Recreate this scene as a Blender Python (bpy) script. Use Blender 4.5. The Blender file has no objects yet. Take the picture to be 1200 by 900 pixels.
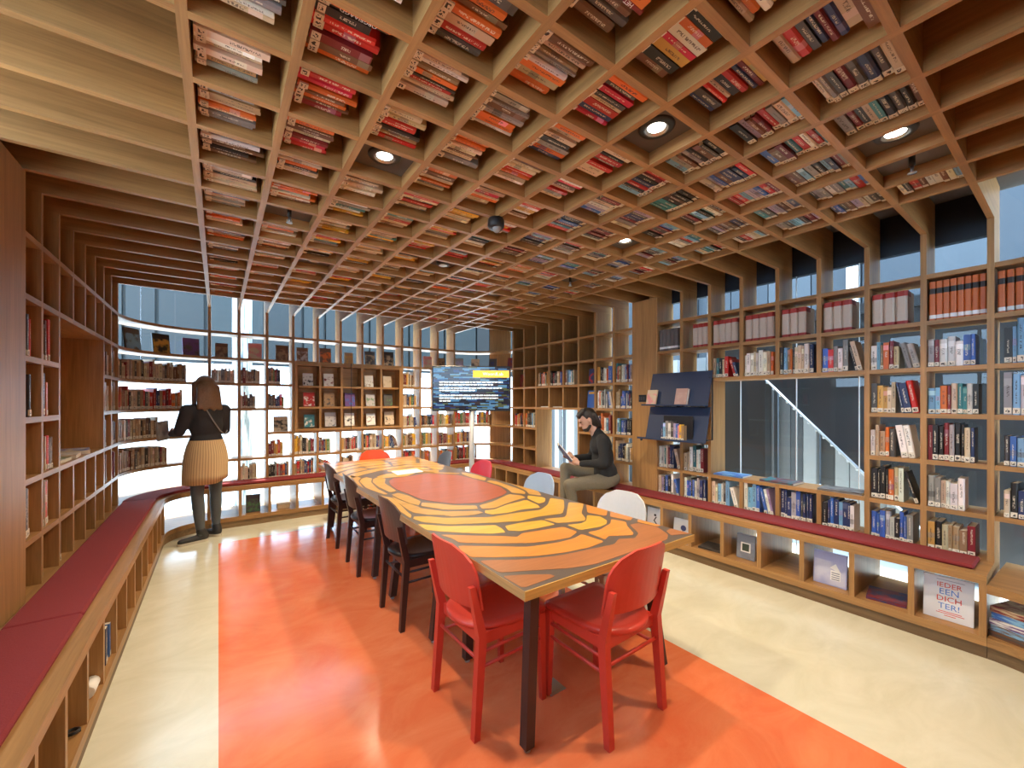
import bpy, bmesh, math, random
from mathutils import Vector, Matrix
PI = math.pi
R_ = random.Random(7)
SC = bpy.context.scene
COL = SC.collection

# ------------------------------------------------------------------ camera, world, sun, exposure
cam_data = bpy.data.cameras.new('camera')
cam_data.sensor_width = 36.0
cam_data.lens = 481.0 / 1200.0 * 36.0
cam_data.shift_y = 21.0 / 1200.0
cam_data.clip_start = 0.02
CAM = bpy.data.objects.new('camera', cam_data)
CAM_H = 1.47
YAW = math.atan(344.0 / 481.0)
CAM.location = (0, 0, CAM_H)
CAM.rotation_euler = (PI / 2, 0, -YAW)
COL.objects.link(CAM)
SC.camera = CAM

world = bpy.data.worlds.new('sky')
SC.world = world
world.use_nodes = True
wn = world.node_tree.nodes
bg = wn['Background']
bg.inputs['Color'].default_value = (0.58, 0.76, 1.0, 1)
bg.inputs['Strength'].default_value = 11.0

sun_data = bpy.data.lights.new('sun', 'SUN')
sun_data.energy = 24.0
sun_data.angle = math.radians(1.5)
sun_data.color = (1.0, 0.93, 0.82)
SUN = bpy.data.objects.new('sun', sun_data)
SUN.rotation_euler = Vector((-0.02, -0.5, -0.866)).to_track_quat('-Z', 'Y').to_euler()
COL.objects.link(SUN)

SPOT_W = 108.0
vs = SC.view_settings
vs.view_transform = 'Standard'
vs.look = 'None'
vs.exposure = -0.06
vs.gamma = 1.0
vs.use_curve_mapping = False
SC.cycles.max_bounces = 10
SC.cycles.diffuse_bounces = 5
SC.cycles.glossy_bounces = 4
SC.cycles.transparent_max_bounces = 12
SC.cycles.sample_clamp_indirect = 6.0
SC.cycles.use_denoising = True

# ------------------------------------------------------------------ module grid of the room (metres)
M = 0.30
XR = 3.91            # front of right bookcases
XL = -0.789          # front of left bookcase
YB = 6.145           # front of back bookcase
YF = -0.355          # front of entrance wall, behind the camera
DEP = 0.27           # shelf depth
TH = 0.03            # board thickness
RC = 0.70            # corner radius of the shelf fronts
ZS = [0.763, 1.077, 1.391, 1.706, 2.02, 2.334]   # shelf levels
ZSEAT = 0.474        # bench board top
ZC = 2.615           # underside of the ceiling ribs
ZT = 2.885
def YK(k): return 0.345 + M * k
def XJ(j): return -0.089 + M * j
ROWZ = [ZSEAT] + ZS

# ------------------------------------------------------------------ materials
MAT = {}
def newmat(name):
    m = bpy.data.materials.new(name); m.use_nodes = True
    nt = m.node_tree
    return m, nt, nt.nodes, nt.links, nt.nodes['Principled BSDF']
def setin(b, **kw):
    for k, v in kw.items():
        k = {'rough': 'Roughness', 'metal': 'Metallic', 'spec': 'Specular IOR Level', 'coat': 'Coat Weight'}.get(k, k)
        b.inputs[k].default_value = v
def plain(name, col, rough=0.5, var=0.06, scale=30, bump=0.0, **kw):
    if name in MAT: return MAT[name]
    m, nt, n, l, b = newmat(name)
    tc = n.new('ShaderNodeTexCoord')
    no = n.new('ShaderNodeTexNoise'); no.inputs['Scale'].default_value = scale; no.inputs['Detail'].default_value = 4
    l.new(tc.outputs['Object'], no.inputs['Vector'])
    mx = n.new('ShaderNodeMix'); mx.data_type = 'RGBA'
    mx.inputs['A'].default_value = tuple(c * (1 - var) for c in col) + (1,)
    mx.inputs['B'].default_value = tuple(min(1, c * (1 + var)) for c in col) + (1,)
    l.new(no.outputs['Fac'], mx.inputs['Factor'])
    l.new(mx.outputs['Result'], b.inputs['Base Color'])
    setin(b, rough=rough, **kw)
    if bump:
        bp = n.new('ShaderNodeBump'); bp.inputs['Strength'].default_value = bump; bp.inputs['Distance'].default_value = 0.01
        l.new(no.outputs['Fac'], bp.inputs['Height']); l.new(bp.outputs['Normal'], b.inputs['Normal'])
    MAT[name] = m
    return m
def wood(name, axis, col=(0.47, 0.25, 0.092), dark=0.72, rough=0.42, grain=1.0):
    """Oak with the grain along axis 0, 1 or 2 of the object."""
    if name in MAT: return MAT[name]
    m, nt, n, l, b = newmat(name)
    tc = n.new('ShaderNodeTexCoord'); oi = n.new('ShaderNodeObjectInfo')
    ad = n.new('ShaderNodeVectorMath'); ad.operation = 'ADD'
    sc = n.new('ShaderNodeVectorMath'); sc.operation = 'SCALE'; sc.inputs['Scale'].default_value = 37.0
    cb = n.new('ShaderNodeCombineXYZ')
    for i in range(3): l.new(oi.outputs['Random'], cb.inputs[i])
    l.new(cb.outputs[0], sc.inputs[0]); l.new(tc.outputs['Object'], ad.inputs[0]); l.new(sc.outputs[0], ad.inputs[1])
    mp = n.new('ShaderNodeMapping')
    s = [26.0 * grain] * 3; s[axis] = 1.3
    mp.inputs['Scale'].default_value = s
    l.new(ad.outputs[0], mp.inputs['Vector'])
    no = n.new('ShaderNodeTexNoise'); no.inputs['Scale'].default_value = 1.0; no.inputs['Detail'].default_value = 5; no.inputs['Roughness'].default_value = 0.62
    no.inputs['Distortion'].default_value = 0.6
    l.new(mp.outputs[0], no.inputs['Vector'])
    mp2 = n.new('ShaderNodeMapping'); s2 = [150.0] * 3; s2[axis] = 6.0
    mp2.inputs['Scale'].default_value = s2; l.new(ad.outputs[0], mp2.inputs['Vector'])
    n2 = n.new('ShaderNodeTexNoise'); n2.inputs['Scale'].default_value = 1.0; n2.inputs['Detail'].default_value = 2
    l.new(mp2.outputs[0], n2.inputs['Vector'])
    rp = n.new('ShaderNodeValToRGB')
    rp.color_ramp.elements[0].position = 0.3; rp.color_ramp.elements[1].position = 0.72
    rp.color_ramp.elements[0].color = tuple(c * dark for c in col) + (1,)
    rp.color_ramp.elements[1].color = tuple(min(1, c * 1.12) for c in col) + (1,)
    l.new(no.outputs['Fac'], rp.inputs['Fac'])
    mul = n.new('ShaderNodeMix'); mul.data_type = 'RGBA'; mul.blend_type = 'MULTIPLY'; mul.inputs['Factor'].default_value = 0.35
    l.new(rp.outputs['Color'], mul.inputs['A']); l.new(n2.outputs['Fac'], mul.inputs['B'])
    hv = n.new('ShaderNodeHueSaturation')
    mr = n.new('ShaderNodeMapRange'); mr.inputs['To Min'].default_value = 0.9; mr.inputs['To Max'].default_value = 1.12
    l.new(oi.outputs['Random'], mr.inputs['Value']); l.new(mr.outputs[0], hv.inputs['Value']); l.new(mul.outputs['Result'], hv.inputs['Color'])
    l.new(hv.outputs['Color'], b.inputs['Base Color'])
    setin(b, rough=rough, spec=0.35)
    bp = n.new('ShaderNodeBump'); bp.inputs['Strength'].default_value = 0.08; bp.inputs['Distance'].default_value = 0.004
    l.new(n2.outputs['Fac'], bp.inputs['Height']); l.new(bp.outputs['Normal'], b.inputs['Normal'])
    MAT[name] = m
    return m
WX = wood('oak_grain_x', 0); WY = wood('oak_grain_y', 1); WZ = wood('oak_grain_z', 2)
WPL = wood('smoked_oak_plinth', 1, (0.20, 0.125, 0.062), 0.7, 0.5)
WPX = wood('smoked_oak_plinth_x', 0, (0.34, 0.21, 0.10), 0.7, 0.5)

def lino(name, a, b_, rough):
    m, nt, n, l, b = newmat(name)
    tc = n.new('ShaderNodeTexCoord')
    no = n.new('ShaderNodeTexNoise'); no.inputs['Scale'].default_value = 2.2; no.inputs['Detail'].default_value = 9; no.inputs['Roughness'].default_value = 0.65; no.inputs['Distortion'].default_value = 1.2
    mp = n.new('ShaderNodeMapping'); mp.inputs['Rotation'].default_value = (0, 0, 0.7); mp.inputs['Scale'].default_value = (1.0, 1.8, 1)
    l.new(tc.outputs['Object'], mp.inputs[0]); l.new(mp.outputs[0], no.inputs['Vector'])
    rp = n.new('ShaderNodeValToRGB'); rp.color_ramp.elements[0].position = 0.32; rp.color_ramp.elements[1].position = 0.7
    rp.color_ramp.elements[0].color = a + (1,); rp.color_ramp.elements[1].color = b_ + (1,)
    l.new(no.outputs['Fac'], rp.inputs['Fac']); l.new(rp.outputs['Color'], b.inputs['Base Color'])
    r2 = n.new('ShaderNodeMapRange'); r2.inputs['To Min'].default_value = rough - 0.06; r2.inputs['To Max'].default_value = rough + 0.1
    l.new(no.outputs['Fac'], r2.inputs['Value']); l.new(r2.outputs[0], b.inputs['Roughness'])
    n3 = n.new('ShaderNodeTexNoise'); n3.inputs['Scale'].default_value = 9; n3.inputs['Detail'].default_value = 3
    l.new(tc.outputs['Object'], n3.inputs['Vector'])
    bp = n.new('ShaderNodeBump'); bp.inputs['Strength'].default_value = 0.05; bp.inputs['Distance'].default_value = 0.01
    l.new(n3.outputs['Fac'], bp.inputs['Height']); l.new(bp.outputs['Normal'], b.inputs['Normal'])
    setin(b, spec=0.5)
    MAT[name] = m
    return m
LIN_O = lino('orange_linoleum', (0.72, 0.15, 0.05), (0.80, 0.24, 0.095), 0.17)
LIN_C = lino('cream_linoleum', (0.61, 0.59, 0.44), (0.72, 0.70, 0.56), 0.18)

def glassmat(name, tint, refl=0.9):
    m, nt, n, l, b = newmat(name)
    n.remove(b)
    tr = n.new('ShaderNodeBsdfTransparent'); tr.inputs['Color'].default_value = tint + (1,)
    gl = n.new('ShaderNodeBsdfGlossy'); gl.inputs['Roughness'].default_value = 0.01; gl.inputs['Color'].default_value = (refl,) * 3 + (1,)
    fr = n.new('ShaderNodeFresnel'); fr.inputs['IOR'].default_value = 1.5
    mx = n.new('ShaderNodeMixShader')
    ge = n.new('ShaderNodeNewGeometry'); inv = n.new('ShaderNodeMath'); inv.operation = 'SUBTRACT'; inv.inputs[0].default_value = 1.0
    mu = n.new('ShaderNodeMath'); mu.operation = 'MULTIPLY'
    l.new(ge.outputs['Backfacing'], inv.inputs[1]); l.new(fr.outputs[0], mu.inputs[0]); l.new(inv.outputs[0], mu.inputs[1])   # no inner reflection inside the thin pane
    l.new(mu.outputs[0], mx.inputs[0]); l.new(tr.outputs[0], mx.inputs[1]); l.new(gl.outputs[0], mx.inputs[2])
    l.new(mx.outputs[0], n['Material Output'].inputs['Surface'])
    MAT[name] = m
    return m
GLASS = glassmat('window_glass', (0.90, 0.955, 0.97))

def emit(name, col, s):
    m, nt, n, l, b = newmat(name)
    setin(b, **{'Emission Color': col + (1,), 'Emission Strength': s}); b.inputs['Base Color'].default_value = col + (1,)
    MAT[name] = m
    return m

FELT = plain('red_felt', (0.21, 0.020, 0.021), 0.95, 0.12, 220, 0.25)
BLACK = plain('black_plastic', (0.012, 0.012, 0.014), 0.45)
CHROME = plain('brushed_steel', (0.45, 0.46, 0.47), 0.32, 0.03, metal=1.0)
DARKPANEL = plain('dark_coffer_panel', (0.10, 0.085, 0.075), 0.8)
NAVY = plain('navy_lacquer', (0.022, 0.038, 0.085), 0.45)
WHITEP = plain('white_paint', (0.8, 0.8, 0.78), 0.5)
PAPER = plain('paper_edges', (0.74, 0.69, 0.58), 0.85, 0.05, 60)

def spine_mat(name, individual):
    m, nt, n, l, b = newmat(name)
    uv = n.new('ShaderNodeUVMap'); sp = n.new('ShaderNodeSeparateXYZ'); l.new(uv.outputs[0], sp.inputs[0])
    if individual:
        oi = n.new('ShaderNodeObjectInfo'); col = oi.outputs['Color']; rnd = oi.outputs['Random']
    else:
        at = n.new('ShaderNodeAttribute'); at.attribute_name = 'tint'; col = at.outputs['Color']; rnd = at.outputs['Alpha']
    def mth(op, a, b2=None, c=None):
        q = n.new('ShaderNodeMath'); q.operation = op
        for i, v in enumerate((a, b2, c)):
            if v is None: continue
            if isinstance(v, (int, float)): q.inputs[i].default_value = v
            else: l.new(v, q.inputs[i])
        return q.outputs[0]
    u, v = sp.outputs[0], sp.outputs[1]
    def band(x, lo, hi): return mth('MULTIPLY', mth('GREATER_THAN', x, lo), mth('LESS_THAN', x, hi))
    r2 = mth('FRACT', mth('MULTIPLY', rnd, 17.3)); r3 = mth('FRACT', mth('MULTIPLY', rnd, 91.7)); r4 = mth('FRACT', mth('MULTIPLY', rnd, 233.1))
    cv = n.new('ShaderNodeCombineXYZ')
    l.new(mth('MULTIPLY', v, mth('MULTIPLY_ADD', r2, 30.0, 40.0)), cv.inputs[0]); l.new(mth('MULTIPLY', u, 4.0), cv.inputs[1]); l.new(mth('MULTIPLY', rnd, 71.0), cv.inputs[2])
    no = n.new('ShaderNodeTexNoise'); no.inputs['Scale'].default_value = 1.0; no.inputs['Detail'].default_value = 1.0
    l.new(cv.outputs[0], no.inputs['Vector'])
    letters = mth('GREATER_THAN', no.outputs['Fac'], 0.5)
    zone = mth('MULTIPLY', band(u, mth('MULTIPLY_ADD', r3, 0.14, 0.28), mth('MULTIPLY_ADD', r2, 0.16, 0.56)), band(v, mth('MULTIPLY_ADD', r2, 0.3, 0.2), mth('MULTIPLY_ADD', r4, -0.3, 0.94)))
    text = mth('MULTIPLY', mth('MULTIPLY', letters, zone), 0.8)
    lum = n.new('ShaderNodeRGBToBW'); l.new(col, lum.inputs[0])
    tcol = n.new('ShaderNodeMix'); tcol.data_type = 'RGBA'
    tcol.inputs['A'].default_value = (0.72, 0.66, 0.52, 1); tcol.inputs['B'].default_value = (0.05, 0.035, 0.035, 1)
    l.new(mth('GREATER_THAN', lum.outputs[0], 0.22), tcol.inputs['Factor'])
    # a second colour field on some spines
    hs = n.new('ShaderNodeHueSaturation'); hs.inputs['Saturation'].default_value = 0.7
    l.new(mth('MULTIPLY_ADD', r3, 0.12, 0.44), hs.inputs['Hue']); l.new(mth('MULTIPLY_ADD', r2, 1.2, 0.45), hs.inputs['Value']); l.new(col, hs.inputs['Color'])
    fld = mth('MULTIPLY', mth('GREATER_THAN', r4, 0.55), band(v, mth('MULTIPLY_ADD', r2, 0.5, 0.3), mth('MULTIPLY_ADD', r2, 0.5, 0.48)))
    fld = mth('MULTIPLY', fld, band(u, -0.1, 1.1))
    m1 = n.new('ShaderNodeMix'); m1.data_type = 'RGBA'; l.new(fld, m1.inputs['Factor']); l.new(col, m1.inputs['A']); l.new(hs.outputs['Color'], m1.inputs['B'])
    m2 = n.new('ShaderNodeMix'); m2.data_type = 'RGBA'; l.new(text, m2.inputs['Factor']); l.new(m1.outputs['Result'], m2.inputs['A']); l.new(tcol.outputs['Result'], m2.inputs['B'])
    l.new(m2.outputs['Result'], b.inputs['Base Color'])
    setin(b, rough=0.42, spec=0.4)
    MAT[name] = m
    return m
COVER = spine_mat('book_cover', True)
COVER_S = spine_mat('book_cover_many', False)
def sticker_mat():
    """cream sticker with one small dark glyph"""
    m, nt, n, l, b = newmat('spine_sticker')
    tc = n.new('ShaderNodeTexCoord'); oi = n.new('ShaderNodeObjectInfo')
    sp = n.new('ShaderNodeSeparateXYZ'); l.new(tc.outputs['Generated'], sp.inputs[0])
    no = n.new('ShaderNodeTexNoise'); no.noise_dimensions = '4D'; no.inputs['Scale'].default_value = 4.0; no.inputs['Detail'].default_value = 0
    mu = n.new('ShaderNodeMath'); mu.operation = 'MULTIPLY'; mu.inputs[1].default_value = 80
    l.new(oi.outputs['Random'], mu.inputs[0]); l.new(mu.outputs[0], no.inputs['W']); l.new(tc.outputs['Generated'], no.inputs['Vector'])
    def mth(op, a, b2):
        q = n.new('ShaderNodeMath'); q.operation = op
        for i, v in enumerate((a, b2)):
            if isinstance(v, (int, float)): q.inputs[i].default_value = v
            else: l.new(v, q.inputs[i])
        return q.outputs[0]
    dx = mth('LESS_THAN', mth('ABSOLUTE', mth('SUBTRACT', sp.outputs[0], .5), 0), .3); dz = mth('LESS_THAN', mth('ABSOLUTE', mth('SUBTRACT', sp.outputs[2], .45), 0), .28)
    g = mth('MULTIPLY', mth('MULTIPLY', dx, dz), mth('GREATER_THAN', no.outputs['Fac'], .5))
    mx = n.new('ShaderNodeMix'); mx.data_type = 'RGBA'; mx.inputs['A'].default_value = (.72, .67, .56, 1); mx.inputs['B'].default_value = (.04, .04, .04, 1)
    l.new(g, mx.inputs['Factor']); l.new(mx.outputs['Result'], b.inputs['Base Color']); setin(b, rough=0.6)
    return m
STICK = sticker_mat()
def print_mat(name, a, b_, seed, scale=3.0, thr=0.5):
    if name in MAT: return MAT[name]
    m, nt, n, l, b = newmat(name)
    tc = n.new('ShaderNodeTexCoord')
    no = n.new('ShaderNodeTexNoise'); no.noise_dimensions = '4D'; no.inputs['W'].default_value = seed; no.inputs['Scale'].default_value = scale; no.inputs['Detail'].default_value = 5
    l.new(tc.outputs['Generated'], no.inputs['Vector'])
    rp = n.new('ShaderNodeValToRGB'); rp.color_ramp.elements[0].position = thr - 0.06; rp.color_ramp.elements[1].position = thr + 0.06
    rp.color_ramp.elements[0].color = a + (1,); rp.color_ramp.elements[1].color = b_ + (1,)
    l.new(no.outputs['Fac'], rp.inputs['Fac']); l.new(rp.outputs['Color'], b.inputs['Base Color']); setin(b, rough=0.35)
    MAT[name] = m
    return m

# ------------------------------------------------------------------ mesh helpers
class MB:
    def __init__(s): s.v = []; s.f = []; s.mi = []; s.cur = 0; s.sm = []
    def add(s, vs_, fs, smooth=False):
        o = len(s.v); s.v += [tuple(p) for p in vs_]
        for f in fs: s.f.append(tuple(i + o for i in f)); s.mi.append(s.cur); s.sm.append(smooth)
        return s
    def box(s, x0, x1, y0, y1, z0, z1):
        v = [(x, y, z) for z in (z0, z1) for y in (y0, y1) for x in (x0, x1)]
        return s.add(v, [(0, 2, 3, 1), (4, 5, 7, 6), (0, 1, 5, 4), (2, 6, 7, 3), (0, 4, 6, 2), (1, 3, 7, 5)])
    def bbox(s, x0, x1, y0, y1, z0, z1, b=0.003):
        """box with chamfered edges"""
        bm = bmesh.new(); bmesh.ops.create_cube(bm, size=1)
        for v in bm.verts: v.co = Vector(((x0 + x1) / 2 + v.co.x * (x1 - x0), (y0 + y1) / 2 + v.co.y * (y1 - y0), (z0 + z1) / 2 + v.co.z * (z1 - z0)))
        bmesh.ops.bevel(bm, geom=bm.edges[:], offset=b, segments=1, affect='EDGES')
        bm.verts.index_update()
        s.add([v.co[:] for v in bm.verts], [[v.index for v in f.verts] for f in bm.faces]); bm.free()
        return s
    def prism(s, poly, z0, z1):
        n = len(poly)
        a = sum(poly[i][0] * poly[(i + 1) % n][1] - poly[(i + 1) % n][0] * poly[i][1] for i in range(n))
        if a < 0: poly = poly[::-1]
        v = [(p[0], p[1], z0) for p in poly] + [(p[0], p[1], z1) for p in poly]
        f = [tuple(range(n - 1, -1, -1)), tuple(range(n, 2 * n))] + [(i, (i + 1) % n, n + (i + 1) % n, n + i) for i in range(n)]
        return s.add(v, f)
    def tube(s, pts, rads, n=10, caps=True, smooth=True, flat=1.0):
        P = [Vector(p) for p in pts]
        if isinstance(rads, (int, float)): rads = [rads] * len(P)
        v = []; prev = None
        for i, p in enumerate(P):
            d = (P[min(i + 1, len(P) - 1)] - P[max(i - 1, 0)]).normalized()
            if prev is None:
                a = Vector((0, 0, 1)) if abs(d.z) < 0.9 else Vector((1, 0, 0))
            else: a = prev
            u = (a - d * a.dot(d)).normalized(); w = d.cross(u); prev = u
            for k in range(n):
                t = 2 * PI * k / n
                v.append(p + (u * math.cos(t) + w * math.sin(t) * flat) * rads[i])
        f = []
        for i in range(len(P) - 1):
            for k in range(n):
                k2 = (k + 1) % n
                f.append((i * n + k, i * n + k2, (i + 1) * n + k2, (i + 1) * n + k))
        s.add(v, f, smooth)
        if caps:
            o = len(s.v) - len(v)
            s.f.append(tuple(o + k for k in range(n - 1, -1, -1))); s.mi.append(s.cur); s.sm.append(False)
            e = o + (len(P) - 1) * n
            s.f.append(tuple(e + k for k in range(n))); s.mi.append(s.cur); s.sm.append(False)
        return s
    def ball(s, c, r, n=12, rot=None):
        """ellipsoid; r is a number or a triple"""
        if isinstance(r, (int, float)): r = (r, r, r)
        v = []; m = n // 2
        for i in range(m + 1):
            ph = PI * i / m
            for k in range(n):
                t = 2 * PI * k / n
                q = Vector((r[0] * math.sin(ph) * math.cos(t), r[1] * math.sin(ph) * math.sin(t), r[2] * math.cos(ph)))
                if rot is not None: q = rot @ q
                v.append(q + Vector(c))
        f = []
        for i in range(m):
            for k in range(n):
                k2 = (k + 1) % n
                f.append((i * n + k, (i + 1) * n + k, (i + 1) * n + k2, i * n + k2))
        return s.add(v, f, True)
    def cap(s, p, q, r1, r2=None, n=12):
        """capsule with tapering radius"""
        r2 = r1 if r2 is None else r2
        p, q = Vector(p), Vector(q); d = (q - p).normalized()
        pts = []; rr = []
        for a in (-85, -60, -30): pts.append(p + d * r1 * math.sin(math.radians(a))); rr.append(r1 * math.cos(math.radians(a)))
        pts += [p, q]; rr += [r1, r2]
        for a in (30, 60, 85): pts.append(q + d * r2 * math.sin(math.radians(a))); rr.append(r2 * math.cos(math.radians(a)))
        return s.tube(pts, rr, n)
    def lathe(s, prof, n=20, c=(0, 0, 0), smooth=True):
        v = []
        for r, z in prof:
            for k in range(n):
                t = 2 * PI * k / n; v.append((c[0] + r * math.cos(t), c[1] + r * math.sin(t), c[2] + z))
        f = []
        for i in range(len(prof) - 1):
            for k in range(n):
                k2 = (k + 1) % n; f.append((i * n + k, i * n + k2, (i + 1) * n + k2, (i + 1) * n + k))
        s.add(v, f, smooth)
        return s
    def sector(s, cx, cy, r0, r1, a0, a1, z0, z1, n=12):
        """curved board between two radii, angles in degrees"""
        v = []
        for i in range(n + 1):
            a = math.radians(a0 + (a1 - a0) * i / n); c_, s_ = math.cos(a), math.sin(a)
            for r, z in ((r0, z0), (r1, z0), (r1, z1), (r0, z1)): v.append((cx + r * c_, cy + r * s_, z))
        f = []
        for i in range(n):
            for k in range(4):
                k2 = (k + 1) % 4; f.append((i * 4 + k, i * 4 + k2, (i + 1) * 4 + k2, (i + 1) * 4 + k))
        f += [(3, 2, 1, 0), tuple(n * 4 + k for k in range(4))]
        return s.add(v, f)
    def mesh(s, name, mats, fix=True):
        me = bpy.data.meshes.new(name); me.from_pydata(s.v, [], s.f)
        mats = mats if isinstance(mats, (list, tuple)) else [mats]
        for m in mats: me.materials.append(m)
        me.polygons.foreach_set('material_index', s.mi)
        me.polygons.foreach_set('use_smooth', s.sm)
        if fix:
            bm = bmesh.new(); bm.from_mesh(me); bmesh.ops.recalc_face_normals(bm, faces=bm.faces[:]); bm.to_mesh(me); bm.free()
        me.update()
        return me
def link(o, parent=None):
    COL.objects.link(o)
    if parent is not None: o.parent = parent
    return o
def obj(name, mb, mats, parent=None, loc=None, rot=None, fix=True):
    me = mb if isinstance(mb, bpy.types.Mesh) else mb.mesh(name, mats, fix)
    o = bpy.data.objects.new(name, me)
    if loc is not None: o.location = loc
    if rot is not None: o.rotation_euler = rot
    return link(o, parent)
def tag(o, label=None, cat=None, group=None, kind=None):
    if label: o['label'] = label
    if cat: o['category'] = cat
    if group: o['group'] = group
    if kind: o['kind'] = kind
    return o
def thing(name, label, cat, loc=(0, 0, 0), rz=0.0, group=None, kind=None):
    o = bpy.data.objects.new(name, None); o.empty_display_size = 0.1
    o.location = loc; o.rotation_euler = (0, 0, rz); link(o)
    return tag(o, label, cat, group, kind)
def wpart(name, mb, mats, root, fix=True):
    """part given in world coordinates under an unrotated root"""
    o = obj(name, mb, mats, root, fix=fix)
    o.matrix_parent_inverse = Matrix.Translation(-Vector(root.location))
    return o
def copy_tree(o, parent=None):
    c = o.copy(); COL.objects.link(c); c.parent = parent
    for ch in o.children: copy_tree(ch, c)
    return c
_boxes = {}
def boxmesh(dx, dy, dz, mat):
    key = (round(dx, 4), round(dy, 4), round(dz, 4), mat.name)
    if key not in _boxes: _boxes[key] = MB().box(-dx / 2, dx / 2, -dy / 2, dy / 2, -dz / 2, dz / 2).mesh('board', mat)
    return _boxes[key]
def bpart(name, x0, x1, y0, y1, z0, z1, mat, root):
    """board as a part; alike boards share their mesh"""
    o = bpy.data.objects.new(name, boxmesh(x1 - x0, y1 - y0, z1 - z0, mat))
    o.location = Vector(((x0 + x1) / 2, (y0 + y1) / 2, (z0 + z1) / 2)) - Vector(root.location)
    return link(o, root)
def text_mesh(body, size, mat, extrude=0.0004):
    cu = bpy.data.curves.new('lettering', 'FONT'); cu.body = body; cu.size = size; cu.align_x = 'CENTER'; cu.align_y = 'CENTER'; cu.extrude = extrude; cu.resolution_u = 2
    o = bpy.data.objects.new('lettering', cu); COL.objects.link(o)
    dg = bpy.context.evaluated_depsgraph_get(); dg.update()
    me = bpy.data.meshes.new_from_object(o.evaluated_get(dg))
    COL.objects.unlink(o); bpy.data.objects.remove(o); bpy.data.curves.remove(cu)
    me.materials.clear(); me.materials.append(mat)
    return me
_T = ['first', 'second', 'third', 'fourth', 'fifth', 'sixth', 'seventh', 'eighth', 'ninth', 'tenth', 'eleventh', 'twelfth', 'thirteenth', 'fourteenth', 'fifteenth', 'sixteenth', 'seventeenth', 'eighteenth', 'nineteenth']
ORD = list(_T)
for tens, nm in (('twenty', 'twentieth'), ('thirty', 'thirtieth'), ('forty', 'fortieth'), ('fifty', 'fiftieth')):
    ORD.append(nm); ORD += [tens + '-' + q for q in _T[:9]]
NUM = ['one', 'two', 'three', 'four', 'five', 'six', 'seven', 'eight', 'nine', 'ten', 'eleven', 'twelve', 'thirteen', 'fourteen', 'fifteen', 'sixteen', 'seventeen', 'eighteen', 'nineteen']

# ================================================================== STRUCTURE
GX0, GX1, GY0, GY1 = -1.09, 4.21, -0.66, 6.45
fl = thing('floor', 'cream and orange linoleum floor of the reading room', 'floor', kind='structure')
OX0, OX1, OY1 = 0.0, 2.25, 5.24
wpart('linoleum_sheet', MB().box(GX0, OX0, GY0, GY1, -0.06, 0), LIN_C, fl)
wpart('linoleum_sheet', MB().box(OX1, GX1, GY0, GY1, -0.06, 0), LIN_C, fl)
wpart('linoleum_sheet', MB().box(OX0, OX1, OY1, GY1, -0.06, 0), LIN_C, fl)
oi_ = wpart('linoleum_field', MB().box(OX0, OX1, GY0, OY1, -0.06, 0), LIN_O, fl); oi_['label'] = 'orange linoleum field under the table'

# ---- ceiling: beams, ribs, coffer panels
ce = thing('ceiling', 'oak coffered ceiling filled with books', 'ceiling', (0, 0, ZC), kind='structure')
bpart('roof_slab', GX0 - .05, GX1 + .05, GY0 - .05, GY1 + .05, ZT, ZT + 0.1, DARKPANEL, ce)
for j in range(12):
    bpart('beam', XJ(j) - TH / 2, XJ(j) + TH / 2, YF - DEP, YB + DEP, ZC, ZT, WY, ce)
for k in range(18):
    y0, y1 = YK(k) - TH / 2, YK(k) + TH / 2
    bpart('rib', XL - DEP, XJ(0) - TH / 2, y0, y1, ZC, ZT, WX, ce)
    bpart('rib', XJ(11) + TH / 2, XR + DEP, y0, y1, ZC, ZT, WX, ce)
    for j in range(11):
        bpart('rib', XJ(j) + TH / 2, XJ(j + 1) - TH / 2, y0, y1, ZC, ZT, WX, ce)
LIGHTS = [(8, 0), (5, 2), (2, 5), (8, 5), (8, 11), (2, 11), (8, 15), (5, 15)]  # television-end lamp added, both last-row lamps boosted, to brighten the back wall
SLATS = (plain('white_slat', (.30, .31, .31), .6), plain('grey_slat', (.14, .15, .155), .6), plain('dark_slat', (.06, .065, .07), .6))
SPRINK = [(9, 0), (1, 8), (9, 8)]
DARKCELL = LIGHTS + SPRINK + [(5, 9)]
ZP = ZC + 0.06
for (j, k) in DARKCELL:
    bpart('coffer_panel', XJ(j) + TH / 2, XJ(j + 1) - TH / 2, YK(k) + TH / 2, YK(k + 1) - TH / 2, ZP, ZP + 0.012, DARKPANEL, ce)

# ---- pillars between the bookcases
def pillar(name, x0, x1, label):
    o = obj(name, MB().bbox(x0, x1, YK(8) - TH / 2, YK(9) + TH / 2, ZSEAT + .001, ZC, 0.003), WZ)
    return tag(o, label, 'pillar', kind='structure')
pillar('trim_1', XR - 0.012, XR + DEP, 'wide oak pillar between the two right bookcases')
pillar('trim_2', XL - DEP, XL + 0.012, 'wide oak pillar at the near end of the left bookcase')

# ---- walls behind the shelving
wl = obj('wall_left', MB().box(XL - DEP - 0.05, XL - DEP - 0.004, YK(8), 5.95, 0, ZT), WY)
tag(wl, 'oak panelled wall behind the left bookcase', 'wall', kind='structure')
wr = thing('wall_right', 'oak panelled wall behind the far right bookcase', 'wall', (XR + DEP, YK(13), 0), kind='structure')
for (ka, kb, za, zb) in ((11, 12, 0, ZT), (12, 15, 1.40, ZT), (15, 17.6, 0, ZT), (8, 9, 0, ZT)):
    bpart('wall_panel', XR + DEP + 0.004, XR + DEP + 0.05, YK(ka), YK(kb), za, zb, WZ, wr)

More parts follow.
